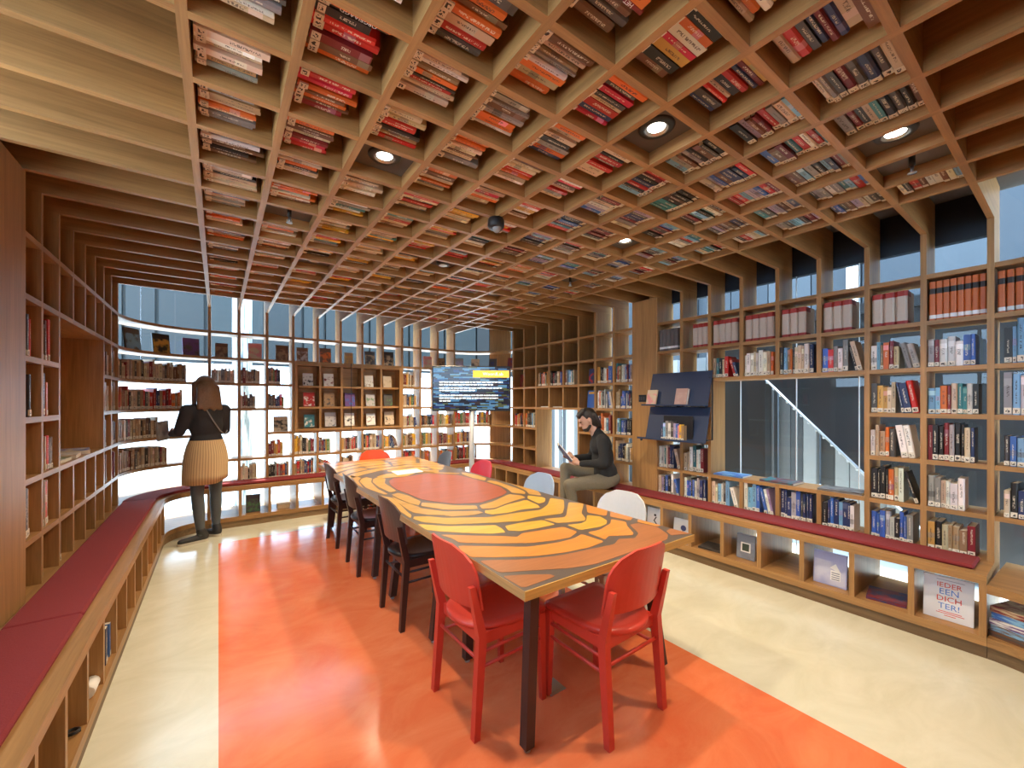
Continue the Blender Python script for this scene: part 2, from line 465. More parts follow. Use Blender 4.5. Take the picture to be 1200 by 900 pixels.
w5 = thing('window_5', 'side window of the left wall beside the entrance', 'window', (XL - DEP, YK(4), 0), kind='structure')  # unseen window; glass sized to light the left ribs, not the floor
for k in range(0, 8, 2):
    bpart('pane', XL - DEP - .014, XL - DEP - .006, YK(k) + .004, YK(k + 2) - .004, 1.75, ZT, GLASS, w5)
    bpart('mullion', XL - DEP - .03, XL - DEP + .01, YK(k) - .02, YK(k) + .02, 1.75, ZT, WZ, w5)
bpart('lower_panel', XL - DEP - .05, XL - DEP - .004, GY0, YK(8), 0, 1.75, WZ, w5)
# ---- entrance wall behind the camera; panels added over its bay glazing keep daylight out
wf = thing('wall_front', 'glazed oak entrance wall', 'wall', (1.5, YF - DEP, 0), kind='structure')
for j in range(12):
    bpart('upright', XJ(j) - TH / 2, XJ(j) + TH / 2, YF - DEP, YF, 0, ZC, WZ, wf)
for j in range(3, 11): bpart('wall_panel', XJ(j) + TH / 2, XJ(j + 1) - TH / 2, YF - .05, YF - .03, 0, ZT, WZ, wf)
for j in range(6, 11):
    for z in [ZSEAT] + ZS:
        bpart('shelf', XJ(j) + TH / 2, XJ(j + 1) - TH / 2, YF - DEP, YF, z - TH, z, WX, wf)
wpart('corner_panel', MB().sector(XJ(0), YK(0), RC + DEP + .006, RC + DEP + .03, 181, 269, 0, 1.9, 10), WZ, wf)
wpart('pane', MB().sector(XJ(0), YK(0), RC + DEP + .006, RC + DEP + .014, 181, 269, 1.9, ZT, 10), GLASS, wf)
for j in range(3): bpart('wall_panel', XJ(j) + TH / 2, XJ(j + 1) - TH / 2, YF - .05, YF - .03, 0, ZT, WZ, wf)
for j in range(11):
    bpart('pane', XJ(j) + 0.005, XJ(j + 1) - 0.005, YF - DEP - 0.012, YF - DEP - 0.004, 0.0, ZT, GLASS, wf)

# ---- glazing
w1 = thing('window_1', 'tall back window behind the open bookcase', 'window', (1.5, YB + DEP, 0), kind='structure')
for j in range(11):
    bpart('pane', XJ(j) + 0.004, XJ(j + 1) - 0.004, YB + DEP + 0.006, YB + DEP + 0.014, 0.02, ZT - .06, GLASS, w1)
bpart('window_head', XJ(0), XJ(11), YB + DEP + 0.004, YB + DEP + 0.05, ZT - .06, ZT, BLACK, w1)
bpart('window_sill', XJ(0), XJ(11), YB + DEP + 0.004, YB + DEP + 0.05, -0.02, 0.02, BLACK, w1)
CBL = (XJ(0), YK(17)); CBR = (XJ(11), YK(17)); CFR = (XJ(11), YK(0))
for i in range(3):
    wpart('pane', MB().sector(CBL[0], CBL[1], RC + DEP + .006, RC + DEP + .014, 90 + i * 20 + .4, 110 + i * 20 - .4, 0.02, ZT - .06, 6), GLASS, w1)
wpart('pane', MB().sector(CBR[0], CBR[1], RC + DEP + .006, RC + DEP + .014, 60, 89.6, 0.02, ZT, 6), GLASS, w1)
wpart('pane', MB().sector(CBR[0], CBR[1], RC + DEP + .006, RC + DEP + .014, 0, 22, 0.02, ZT, 6), GLASS, w1)
wpart('window_head', MB().sector(CBL[0], CBL[1], RC + DEP + .004, RC + DEP + .05, 90, 150, ZT - .06, ZT, 10), BLACK, w1)
wpart('corner_panel', MB().sector(CBR[0], CBR[1], RC + DEP + .006, RC + DEP + .03, 22, 45, 0.0, ZT, 6), WZ, w1)
wpart('corner_panel', MB().sector(CBL[0], CBL[1], RC + DEP + .006, RC + DEP + .03, 150, 178, 0.0, ZT, 6), WZ, w1)
w2 = thing('window_2', 'long right window behind the bookcase with clear glass joints', 'window', (XR + DEP, YK(4), 0), kind='structure')
js = [YK(8), 2.62, 2.32, 1.98, 1.50, 1.06, YK(0)]
MULL = plain('pale_sealant', (0.75, 0.8, 0.82), 0.3)
for a, b2 in zip(js[:-1], js[1:]):
    bpart('pane', XR + DEP + .006, XR + DEP + .014, b2 + 0.003, a - 0.003, 0.02, ZT - .3, GLASS, w2)
for y in js[1:-1]:
    bpart('glass_joint', XR + DEP + .004, XR + DEP + .016, y - 0.003, y + 0.003, 0.02, ZT - .3, MULL, w2)
bpart('window_head', XR + DEP + .004, XR + DEP + .06, YK(0), YK(8), ZT - .3, ZT, plain('night_blue_steel', (.012, .02, .035), .4), w2)
wpart('pane', MB().sector(CFR[0], CFR[1], RC + DEP + .006, RC + DEP + .014, -89, -1, 0.02, ZT, 14), GLASS, w2)
w3 = thing('window_3', 'low window in the niche where the man reads', 'window', (XR + DEP, YK(12), 0), kind='structure')
bpart('pane', XR + DEP + .006, XR + DEP + .014, YK(12) + .02, YK(15) - .02, ZSEAT, 1.40, GLASS, w3)
bpart('window_frame', XR + DEP + .004, XR + DEP + .04, YK(12), YK(12) + .035, 0.4, 1.40, plain('teal_frame', (0.10, 0.22, 0.26), .4), w3)
w4 = thing('window_4', 'narrow window strip beside the oak pillar', 'window', (XR + DEP, YK(10), 0), kind='structure')
for k in (9, 10):
    bpart('pane', XR + DEP + .006, XR + DEP + .014, YK(k) + .004, YK(k + 1) - .004, 0.02, ZT, GLASS, w4)

# ================================================================== OUTSIDE
CONC = plain('pale_paving', (0.62, 0.61, 0.58), 0.9, 0.1, 3)
tag(obj('street_ground', MB().box(-25, 30, -20, 45, -0.25, -0.12), CONC), 'bright pale paving of the street outside the windows', 'pavement', kind='structure')
nb = thing('neighbour_building', 'teal grey building front across the street seen through the upper back windows', 'building', (2, 11.2, -0.12))
TEAL = plain('teal_cladding', (0.013, 0.020, 0.0215), 0.55, 0.15, 4)
TEALD = plain('dark_teal_cladding', (0.007, 0.011, 0.012), 0.5, 0.15, 4)
bpart('facade', -9, 15, 11.2, 12.2, 2.28, 5.2, TEAL, nb)
x = -8.8; rr = random.Random(3)
while x < 14.5:
    w = rr.choice((0.5, 0.8, 1.1)); bpart('cladding_panel', x, x + w - 0.06, 11.1, 11.2, 2.32, 5.2, rr.choice((TEAL, TEAL, TEALD)), nb); x += w
bpart('soffit_beam', -9, 15, 11.0, 11.25, 2.16, 2.30, WHITEP, nb)
for x in (-6.2, -1.2, 4.2, 9.6, 14.4): bpart('column', x, x + .35, 11.3, 11.65, -0.12, 2.3, WHITEP, nb)
pc = obj('street_column', MB().lathe([(0.0, -0.12), (0.13, -0.12), (0.13, 4.2), (0.0, 4.2)], 16, (0.30, 7.6, 0)), print_mat('peeling_paint', (0.16, 0.2, 0.22), (0.62, 0.64, 0.63), 3.1, 14, .47))
tag(pc, 'round concrete column with peeling white paint outside the back window', 'column')
fb = obj('street_kiosk', MB().bbox(-5, 1.5, 19, 21, -0.12, 2.6, 0.02).box(-5.2, 1.7, 18.8, 21.2, 2.6, 2.75), WHITEP)
tag(fb, 'pale low kiosk far outside the back window', 'building')
# ribbed sunlit screen and dark stair outside the right window
sc_ = thing('slatted_screen', 'bright white screen of vertical slats outside the right window', 'screen', (6.6, 2, -0.12))
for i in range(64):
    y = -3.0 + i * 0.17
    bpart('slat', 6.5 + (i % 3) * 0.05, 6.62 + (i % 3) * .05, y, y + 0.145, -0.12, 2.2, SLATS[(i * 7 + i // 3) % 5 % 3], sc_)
of_ = thing('office_facade', 'blue grey building front far outside the right window', 'building', (9.5, 3, -0.12))
BG = plain('blue_grey_cladding', (.02, .028, .037), .5, .12, 3); BG2 = plain('pale_blue_cladding', (.04, .05, .06), .5, .12, 3)
for i in range(30):
    y = -14 + i * .78
    bpart('cladding_panel', 9.5, 9.9, y, y + .76, -.12, 9, (BG, BG2, BG)[i % 3], of_)
    if i % 4 == 1: bpart('white_column', 9.3, 9.45, y, y + .16, -.12, 9, WHITEP, of_)
st = thing('outdoor_stair', 'dark underside of an outdoor stair crossing the right window', 'stair', (5.3, 1.5, -0.12))
DK = plain('dark_stair_steel', (0.02, 0.02, 0.021), 0.35)
def yz(y0, poly): return [(p[0], p[1]) for p in poly]
poly = [(2.22, 1.734), (1.313, 0.745), (0.55, -0.08), (-3.0, -0.08), (-3.0, 2.36), (2.22, 2.36)]
mb = MB(); n_ = len(poly)
mb.add([(5.3, p[0], p[1]) for p in poly] + [(5.48, p[0], p[1]) for p in poly], [tuple(range(n_)), tuple(range(2 * n_ - 1, n_ - 1, -1))] + [(i, (i + 1) % n_, n_ + (i + 1) % n_, n_ + i) for i in range(n_)])
wpart('stair_cheek', mb, DK, st)
bpart('stair_wall', 5.3, 5.48, 2.225, 2.75, -0.12, 2.36, DK, st)
bpart('landing', 5.25, 6.3, -3.0, 2.75, 2.36, 2.46, DK, st)
a_ = Vector((5.26, 2.22, 1.734)); b_ = Vector((5.26, 0.55, -0.08))
mb = MB()
for i in range(24):
    p = a_.lerp(b_, (i + .5) / 24); mb.ball(p, 0.016, 8)
wpart('rivet_row', mb, CHROME, st)
mb = MB().tube([a_ + Vector((0, 0, .02)), b_ + Vector((0, 0, .02))], 0.014, 8); wpart('edge_rail', mb, CHROME, st)

# ================================================================== BOOKCASES
def case(name, label, loc): return thing(name, label, 'bookcase', loc)
# --- right, in front of the long window
bcR = case('bookcase', 'open oak bookcase on the right wall in front of the long window', (XR + DEP / 2, YK(4), ZSEAT))
for k in range(0, 9):
    if k == 8: continue
    bpart('upright', XR, XR + DEP, YK(k) - TH / 2, YK(k) + TH / 2, ZSEAT, ZC, WZ, bcR)
for k in range(0, 8):
    for r, z in enumerate(ZS):
        if 2 <= k < 6 and z in (1.077, 1.391): continue
        bpart('shelf', XR, XR + DEP, YK(k) + TH / 2, YK(k + 1) - TH / 2, z - TH, z, WY, bcR)
for k in (3, 4, 5):   # stop the inner uprights at the niche
    pass
for z in ZS:
    wpart('corner_shelf', MB().sector(CFR[0], CFR[1], RC, RC + DEP, -88, -1.3, z - TH, z, 14), WY, bcR)
# niche: remove upright pieces between sill and lintel
for o in [o for o in bcR.children if o.name.startswith('upright')]:
    yk = o.location.y + bcR.location.y
    for k in (3, 4, 5):
        if abs(yk - YK(k)) < 0.01:
            bpart('upright', XR, XR + DEP, YK(k) - TH / 2, YK(k) + TH / 2, ZSEAT, ZS[0] - TH, WZ, bcR)
            bpart('upright', XR, XR + DEP, YK(k) - TH / 2, YK(k) + TH / 2, ZS[3], ZC, WZ, bcR)
            bpart('shelf', XR, XR + DEP, YK(k) - TH / 2, YK(k) + TH / 2, ZS[0] - TH, ZS[0], WY, bcR)
            bpart('shelf', XR, XR + DEP, YK(k) - TH / 2, YK(k) + TH / 2, ZS[3] - TH, ZS[3], WY, bcR)
            bpy.data.objects.remove(o); break
# --- right, far part with solid back and reading window
bcF = case('bookcase', 'far right oak bookcase with square cells around the reading window', (XR + DEP / 2, YK(13), ZSEAT))
for k in range(10, 18):
    if k in (13, 14): bpart('upright', XR, XR + DEP, YK(k) - TH / 2, YK(k) + TH / 2, ZS[2], ZC, WZ, bcF)
    else: bpart('upright', XR, XR + DEP, YK(k) - TH / 2, YK(k) + TH / 2, ZSEAT, ZC, WZ, bcF)
for k in range(9, 17):
    for r, z in enumerate(ZS):
        if 12 <= k < 15 and r < 2: continue
        a, b2 = YK(k) + TH / 2, YK(k + 1) - TH / 2
        bpart('shelf', XR, XR + DEP, a, b2, z - TH, z, WY, bcF)
for k in (13, 14): bpart('shelf', XR, XR + DEP, YK(k) - TH / 2, YK(k) + TH / 2, ZS[2] - TH, ZS[2], WY, bcF)
# --- back
bcB = case('bookcase', 'open oak bookcase along the back window with rounded corners', (1.5, YB + DEP / 2, ZSEAT))
for j in range(12):
    if 4 <= j <= 7:
        bpart('upright', XJ(j) - TH / 2, XJ(j) + TH / 2, YB, YB + DEP, ZSEAT, ZS[1] - TH, WZ, bcB)
        bpart('upright', XJ(j) - TH / 2, XJ(j) + TH / 2, YB, YB + DEP, ZS[4], ZC, WZ, bcB)
    elif j == 1:
        bpart('upright', XJ(j) - TH / 2, XJ(j) + TH / 2, YB, YB + DEP, ZSEAT, ZC, WZ, bcB)
    else:
        bpart('upright', XJ(j) - TH / 2, XJ(j) + TH / 2, YB, YB + DEP, ZSEAT, ZC, WZ, bcB)
for j in range(11):
    for r, z in enumerate(ZS):
        if 3 <= j < 8 and r in (2, 3): continue
        if j in (0, 1) and r == 1: continue
        if j == 9 and r == 99: continue
        x0, x1 = XJ(j) + TH / 2, XJ(j + 1) - TH / 2
        if 3 <= j < 8 and r in (1, 4):
            x0 = XJ(j) - (TH / 2 if j > 3 else -TH / 2); x1 = XJ(j + 1) - TH / 2
        bpart('shelf', x0, x1, YB, YB + DEP, z - TH, z, WX, bcB)
for z in ZS:
    wpart('corner_shelf', MB().sector(CBL[0], CBL[1], RC, RC + DEP, 91.3, 178.7, z - TH, z, 16), WX, bcB)
    wpart('corner_shelf', MB().sector(CBR[0], CBR[1], RC, RC + DEP, 1.3, 88.7, z - TH, z, 16), WX, bcB)
# --- display cabinet set into the back bookcase
dc = thing('display_cabinet', 'closed-back oak display cabinet with fifteen face-out book cells', 'cabinet', (XJ(5.5), YB, ZS[1]))
dx0, dx1, dz0, dz1, dy0, dy1 = XJ(3) + TH / 2, XJ(8) - TH / 2, ZS[1], ZS[4] - TH, YB - 0.018, YB + 0.2
bpart('side_panel', dx0, dx0 + .035, dy0, dy1, dz0, dz1, WZ, dc); bpart('side_panel', dx1 - .035, dx1, dy0, dy1, dz0, dz1, WZ, dc)
bpart('top_panel', dx0 + .035, dx1 - .035, dy0, dy1, dz1 - .03, dz1, WX, dc); bpart('bottom_panel', dx0 + .035, dx1 - .035, dy0, dy1, dz0, dz0 + .03, WX, dc)
bpart('back_panel', dx0 + .035, dx1 - .035, dy1 - .012, dy1, dz0 + .03, dz1 - .03, WX, dc)
DCX = [dx0 + .035 + (dx1 - dx0 - .07) * i / 5 for i in range(6)]
DCZ = [dz0 + .03 + (dz1 - dz0 - .06) * i / 3 for i in range(4)]
for x in DCX[1:-1]: bpart('divider', x - .014, x + .014, dy0, dy1 - .012, dz0 + .03, dz1 - .03, WZ, dc)
for i in range(5):
    for z in DCZ[1:-1]: bpart('shelf', DCX[i] + .014, DCX[i + 1] - .014, dy0, dy1 - .012, z - .014, z + .014, WX, dc)
mb = MB().tube([(XJ(5.46), dy0 - .004, ZS[4]), (XJ(5.46), dy0 - .004, ZS[1])], 0.004, 6); wpart('lock_rod', mb, BLACK, dc)
# --- left
bcL = case('bookcase', 'oak bookcase along the left wall with a panelled niche', (XL - DEP / 2, YK(13), ZSEAT))
for k in range(10, 18):
    if 12 <= k <= 14:
        bpart('upright', XL - DEP, XL, YK(k) - TH / 2, YK(k) + TH / 2, ZSEAT, ZS[1] - TH, WZ, bcL)
        bpart('upright', XL - DEP, XL, YK(k) - TH / 2, YK(k) + TH / 2, ZS[4], ZC, WZ, bcL)
    else:
        bpart('upright', XL - DEP, XL, YK(k) - TH / 2, YK(k) + TH / 2, ZSEAT, ZC, WZ, bcL)
for k in range(9, 17):
    for r, z in enumerate(ZS):
        if 11 <= k < 15 and r in (2, 3): continue
        a, b2 = YK(k) + TH / 2, YK(k + 1) - TH / 2
        if 11 <= k < 15 and r in (1, 4) and k > 11: a = YK(k) - TH / 2
        bpart('shelf', XL - DEP, XL, a, b2, z - TH, z, WY, bcL)
bpart('niche_panel', XL - DEP + .0, XL - DEP + .02, YK(11) + TH / 2, YK(15) - TH / 2, ZS[1], ZS[4] - TH, WZ, bcL)

# ================================================================== BENCHES
BF = 0.345; BT = 0.05
ZB0, ZB1, ZPL = 0.073, 0.123, 0.073
def straight_bench(name, label, axis, front, back, a, b2, ticks):
    """axis 'y': bench runs along y with its front at x=front and its back at x=back"""
    lo, hi = min(front, back), max(front, back)
    inn = -1 if front < back else 1   # towards the wall is -inn
    if axis == 'y':
        root = thing(name, label, 'bench', ((lo + hi) / 2, (a + b2) / 2, 0))
        bpart('seat_board', lo, hi, a, b2, ZSEAT - BT, ZSEAT, WY, root)
        bpart('bottom_board', lo, hi, a, b2, ZB0, ZB1, WY, root)
        o = 0.012 if front < back else -0.012
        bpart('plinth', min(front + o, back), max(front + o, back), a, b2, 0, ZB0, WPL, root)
        for t in ticks: bpart('divider', min(front + o / 4, back), max(front + o / 4, back), t - TH / 2, t + TH / 2, ZB1, ZSEAT - BT, WZ, root)
    else:
        root = thing(name, label, 'bench', ((a + b2) / 2, (lo + hi) / 2, 0))
        bpart('seat_board', a, b2, lo, hi, ZSEAT - BT, ZSEAT, WX, root)
        bpart('bottom_board', a, b2, lo, hi, ZB0, ZB1, WX, root)
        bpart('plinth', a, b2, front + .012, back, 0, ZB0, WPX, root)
        for t in ticks: bpart('divider', t - TH / 2, t + TH / 2, front + .003, back, ZB1, ZSEAT - BT, WZ, root)
    return root
FR, FLX, FB = XR - BF, XL + BF, YB - BF
bnR = straight_bench('bench', 'long oak bench with open cells under the right bookcases', 'y', FR, XR + DEP, YK(0) - TH / 2, YK(17), [YK(k) for k in range(0, 18)])
bnL = straight_bench('bench', 'long oak bench with open cells along the left wall', 'y', FLX, XL - DEP, YK(0), YK(17), [YK(k) for k in range(0, 18)])
bnB = straight_bench('bench', 'oak bench under the back window with curved ends', 'x', FB, YB + DEP, XJ(0), XJ(11), [XJ(j) for j in range(12)])
for (c, a0, a1) in ((CBL, 90, 180), (CBR, 0, 90)):
    wpart('corner_seat', MB().sector(c[0], c[1], RC - BF, RC + DEP, a0, a1, ZSEAT - BT, ZSEAT, 18), WX, bnB)
    wpart('corner_bottom', MB().sector(c[0], c[1], RC - BF, RC + DEP, a0, a1, ZB0, ZB1, 18), WX, bnB)
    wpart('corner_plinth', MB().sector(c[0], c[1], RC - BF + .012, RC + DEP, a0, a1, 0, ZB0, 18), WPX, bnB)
cc = thing('corner_cabinet', 'low rounded oak cabinet with a stack of books beyond the right bench end', 'cabinet', (XR, YK(0) - .3, 0))
for nm, r0, za, zb, mt in (('top', RC - BF, 0.375, 0.425, WY), ('bottom_board', RC - BF, ZB0, ZB1, WY), ('plinth', RC - BF + .012, 0, ZB0, WPL)):
    wpart(nm, MB().sector(CFR[0], CFR[1], r0, RC + DEP, -88, -2.6, za, zb, 16), mt, cc)
wpart('divider', MB().sector(CFR[0], CFR[1], RC - BF + .003, RC + DEP, -47, -44, ZB1, .375, 2), WZ, cc)
# ---- cushions
CT = 0.028
def cushion(mb, label): return tag(obj('seat_cushion', mb, FELT), label, 'cushion', 'red felt bench cushions')
def cush_box(x0, x1, y0, y1):
    return MB().bbox(x0, x1, y0, y1, ZSEAT + .001, ZSEAT + CT, 0.009)
cl0, cl1 = XL + .03, FLX - 0.062
cushion(cush_box(cl0, cl1, 2.692, YK(17) - .002), 'long red felt bench pad along the left wall, far of its seam')
cushion(cush_box(cl0, cl1, YK(0), 2.688), 'nearest red felt bench pad at the lower left')
cushion(cush_box(FR + .07, XR - .03, YK(0) + .04, 2.92), 'red felt bench pad below the long right window')
cushion(cush_box(FR + .07, XR - .03, 2.925, YK(17) - .002), 'red felt bench pad under the seated man')
cushion(cush_box(XJ(0) + .002, XJ(11) - .002, FB + .07, YB - .03), 'straight red felt bench pad below the back window')
cushion(MB().sector(CBL[0], CBL[1], RC - BF + .065, RC - .03, 90.3, 179.5, ZSEAT + .001, ZSEAT + CT, 18), 'curved red felt bench pad in the left corner by the woman')
cushion(MB().sector(CBR[0], CBR[1], RC - BF + .065, RC - .03, .5, 89.7, ZSEAT + .001, ZSEAT + CT, 18), 'curved red felt bench pad in the corner behind the television')

# ================================================================== CEILING FIXTURES
LAMP = emit('lamp_disc', (1.0, 0.92, 0.8), 14.0)
LPLACE = {(2, 0): 'beside the pale slats, nearest', (8, 0): 'nearest the right bookcase, beside a sprinkler', (5, 2): 'in the middle column, large and near', (2, 5): 'left, above the dark chairs', (8, 5): 'above the white chairs', (8, 11): 'far right, small', (2, 11): 'far left, small', (5, 15): 'small, in the far middle', (8, 15): 'smallest, above the television end of the table'}
for (j, k) in LIGHTS:
    c = Vector(((XJ(j) + XJ(j + 1)) / 2, (YK(k) + YK(k + 1)) / 2, ZP))
    t = thing('ceiling_downlight', 'round recessed downlight in a dark coffer, ' + LPLACE[(j, k)], 'downlight', c, group='ceiling downlights')
    obj('trim_ring', MB().lathe([(0.042, -.004), (0.05, -.012), (0.072, -.010), (0.078, -.002), (0.078, 0.0)], 28), BLACK, t)
    obj('inner_ring', MB().lathe([(0.037, -.002), (0.044, -.010), (0.052, -.012)], 28), CHROME, t)
    obj('lamp_glass', MB().lathe([(0.0, -.004), (0.025, -.004), (0.037, -.003)], 28), LAMP, t)
    ld = bpy.data.lights.new('downlight_lamp', 'SPOT'); ld.energy = SPOT_W * (1.3 if j == 5 and k >= 14 else 1.8 if k >= 14 else 1.0); ld.color = (1.0, 0.80, 0.55); ld.spot_size = math.radians(114 if (j, k) == (5, 15) else 138); ld.spot_blend = 0.8; ld.shadow_soft_size = 0.03
    lo = bpy.data.objects.new('downlight_lamp', ld); lo.location = (0, 0, -.03); link(lo, t)
SPL = ['beside the nearest right downlight', 'over the table, left', 'small, towards the far right']
for i, (j, k) in enumerate(SPRINK):
    c = Vector(((XJ(j) + XJ(j + 1)) / 2, (YK(k) + YK(k + 1)) / 2, ZP))
    t = thing('sprinkler', 'black and chrome sprinkler head hanging in a dark coffer, ' + SPL[i], 'sprinkler', c, group='ceiling sprinklers')
    obj('pipe', MB().lathe([(0.0, 0), (0.013, 0), (0.013, -.05), (0.0, -.05)], 12), BLACK, t)
    obj('nozzle', MB().lathe([(0.0, -.05), (0.009, -.05), (0.006, -.07), (0.006, -.085), (0.0, -.085)], 12), CHROME, t)
    obj('deflector', MB().lathe([(0.0, -.088), (0.018, -.086), (0.018, -.084), (0.0, -.083)], 12), CHROME, t)
    obj('frame_arm', MB().tube([(.008, 0, -.06), (.014, 0, -.072), (.006, 0, -.086)], .002, 6).tube([(-.008, 0, -.06), (-.014, 0, -.072), (-.006, 0, -.086)], .002, 6), CHROME, t)
t = thing('ceiling_camera', 'small black round camera hanging from a ceiling rib crossing', 'camera', (XJ(5), YK(6), ZC))
obj('housing', MB().lathe([(0.0, 0), (0.045, 0), (0.052, -.012), (0.052, -.05), (0.044, -.062), (0.0, -.062)], 20), BLACK, t)
obj('lens_cover', MB().ball((0.0, -.012, -.062), (.03, .03, .03), 14), plain('smoked_dome', (.25, .24, .23), .15), t)
t = thing('coffer_speaker', 'dark round device recessed in an empty coffer over the table', 'device', ((XJ(5) + XJ(6)) / 2, (YK(9) + YK(10)) / 2, ZP))
obj('body', MB().lathe([(0.0, 0), (0.05, 0), (0.06, -.02), (0.045, -.04), (0.0, -.042)], 20), BLACK, t)
obj('grille', MB().lathe([(0.0, -.043), (0.03, -.043), (0.036, -.040)], 16), CHROME, t)

# ================================================================== BOOKS
PAL = {'white': (.74, .72, .66), 'cream': (.60, .48, .33), 'beige': (.46, .35, .22), 'tan': (.33, .2, .1), 'orange': (.66, .15, .025), 'red': (.52, .025, .022), 'crimson': (.55, .02, .07),
       'maroon': (.19, .018, .025), 'brown': (.15, .07, .035), 'black': (.02, .018, .018), 'charcoal': (.07, .065, .065), 'grey': (.25, .24, .23), 'pale grey': (.45, .43, .42), 'yellow': (.74, .42, .04),
       'ochre': (.5, .28, .06), 'blue': (.05, .13, .43), 'light blue': (.2, .42, .64), 'navy': (.03, .045, .13), 'green': (.08, .2, .07), 'teal': (.04, .19, .22), 'purple': (.14, .06, .22), 'lilac': (.38, .3, .45), 'pink': (.68, .27, .27)}
SETS = {
 'warm': 'cream cream cream orange orange red white beige brown black grey tan charcoal',
 'redish': 'red orange red orange maroon cream cream brown black crimson',
 'mid': 'cream cream white beige orange black charcoal grey ochre brown red navy crimson',
 'yel': 'yellow yellow cream white ochre cream black beige red grey teal',
 'cool': 'black charcoal black grey navy blue light_blue white cream red brown maroon teal lilac',
 'darkish': 'black charcoal brown maroon navy grey cream red ochre black',
 'wall': 'white white white cream cream pale_grey light_blue blue navy black black charcoal red maroon orange beige grey tan teal ochre',
 'wallblue': 'white white light_blue blue navy pale_grey cream charcoal black blue lilac grey',
 'old': 'beige tan brown cream cream maroon black charcoal beige grey tan',
 'oldred': 'beige tan brown red maroon black navy cream grey charcoal red orange',
 'backmix': 'beige cream yellow tan brown black navy green red maroon charcoal ochre',
}
SETS = {k: [c.replace('_', ' ') for c in v.split()] for k, v in SETS.items()}
REC = []      # every countable book: kind, matrix, colour, label
def axes(o, xa, ya, za, sx, sy, sz):
    m = Matrix.Identity(4)
    for i, (a, s) in enumerate(((xa, sx), (ya, sy), (za, sz))):
        for q in range(3): m[q][i] = a[q] * s
    for q in range(3): m[q][3] = o[q]
    return m
CP = Vector((0, 0, CAM_H)); CF = Vector((math.sin(YAW), math.cos(YAW), 0)); CRt = Vector((math.cos(YAW), -math.sin(YAW), 0))
def project(p):
    q = p - CP; d = q.dot(CF)
    if d < 0.05: return None
    return 600 + 481 * q.dot(CRt) / d, 471 - 481 * q.z / d, d
def add_book(kind, org, xa, ya, za, t, dep, h, colname, label, sticker=True, edge='round'):
    c = PAL[colname]; f = R_.uniform(.75, 1.2)
    col = tuple(min(.85, v * f * R_.uniform(.92, 1.08)) for v in c)
    m = axes(org, xa, ya, za, t, dep, h)
    mid = org + za * h * .5
    pr = project(mid); size = 0
    if pr:
        x, y, d = pr
        vis = -40 < x < 1240 and -40 < y < 940
        face = abs((mid - CP).normalized().dot(ya))
        if vis: size = t * h * face / d / d
    REC.append(dict(kind=kind, m=m, col=col, cn=colname, label=label, size=size, stick=sticker, edge=edge))
Z = Vector((0, 0, 1))
def fill(kind, org, xa, ya, width, pal, frac, where, hmin=.185, hmax=.245, lean=0.25, tmin=.014, tmax=.036, side='left', seed=None, depth=.16, limit=.275, sticker=True):
    """upright books on a shelf from the left end; some lean"""
    r = R_
    x = 0.004; end = width * frac; i = 0; books = []
    hb = r.uniform(hmin, hmax)
    while x < end - tmin:
        t = r.uniform(tmin, tmax); h = min(limit, max(.13, r.gauss(hb, .018)))
        if x + t > width - .003: break
        books.append((x, t, h)); x += t + .0008
    n = len(books)
    tilt_from = n
    if lean and r.random() < lean and n > 3 and frac < .97: tilt_from = n - r.choice((1, 1, 2, 3))
    off = 0
    if side == 'right': off = width - x - .004
    cols = [r.choice(SETS[pal])]
    for i in range(n): cols.append(cols[-1] if r.random() < .12 else r.choice(SETS[pal]))
    tx = None
    for i, (bx, t, h) in enumerate(books):
        cn = cols[i]
        lab = '%s book, %s from left, %s' % (cn, ORD[i], where)
        dep = min(depth + r.uniform(-.02, .03), .25); setback = r.uniform(.012, .03)
        if i < tilt_from or side == 'right':
            p = org + xa * (bx + off + t / 2) + ya * setback
            add_book(kind, p, xa, ya, Z, t, dep, h, cn, lab, sticker)
        else:
            if tx is None: tx = bx; ang = math.radians(r.uniform(8, 17)); px = tx + h * math.sin(ang)
            if px + t * math.cos(ang) > width - .004: break
            xa2 = xa * math.cos(ang) + Z * math.sin(ang); za2 = Z * math.cos(ang) - xa * math.sin(ang)
            p = org + xa * px + xa2 * (t / 2) + ya * setback
            add_book(kind, p, xa2, ya, za2, t, dep, h, cn, lab, sticker)
            px += t / math.cos(ang) + .001
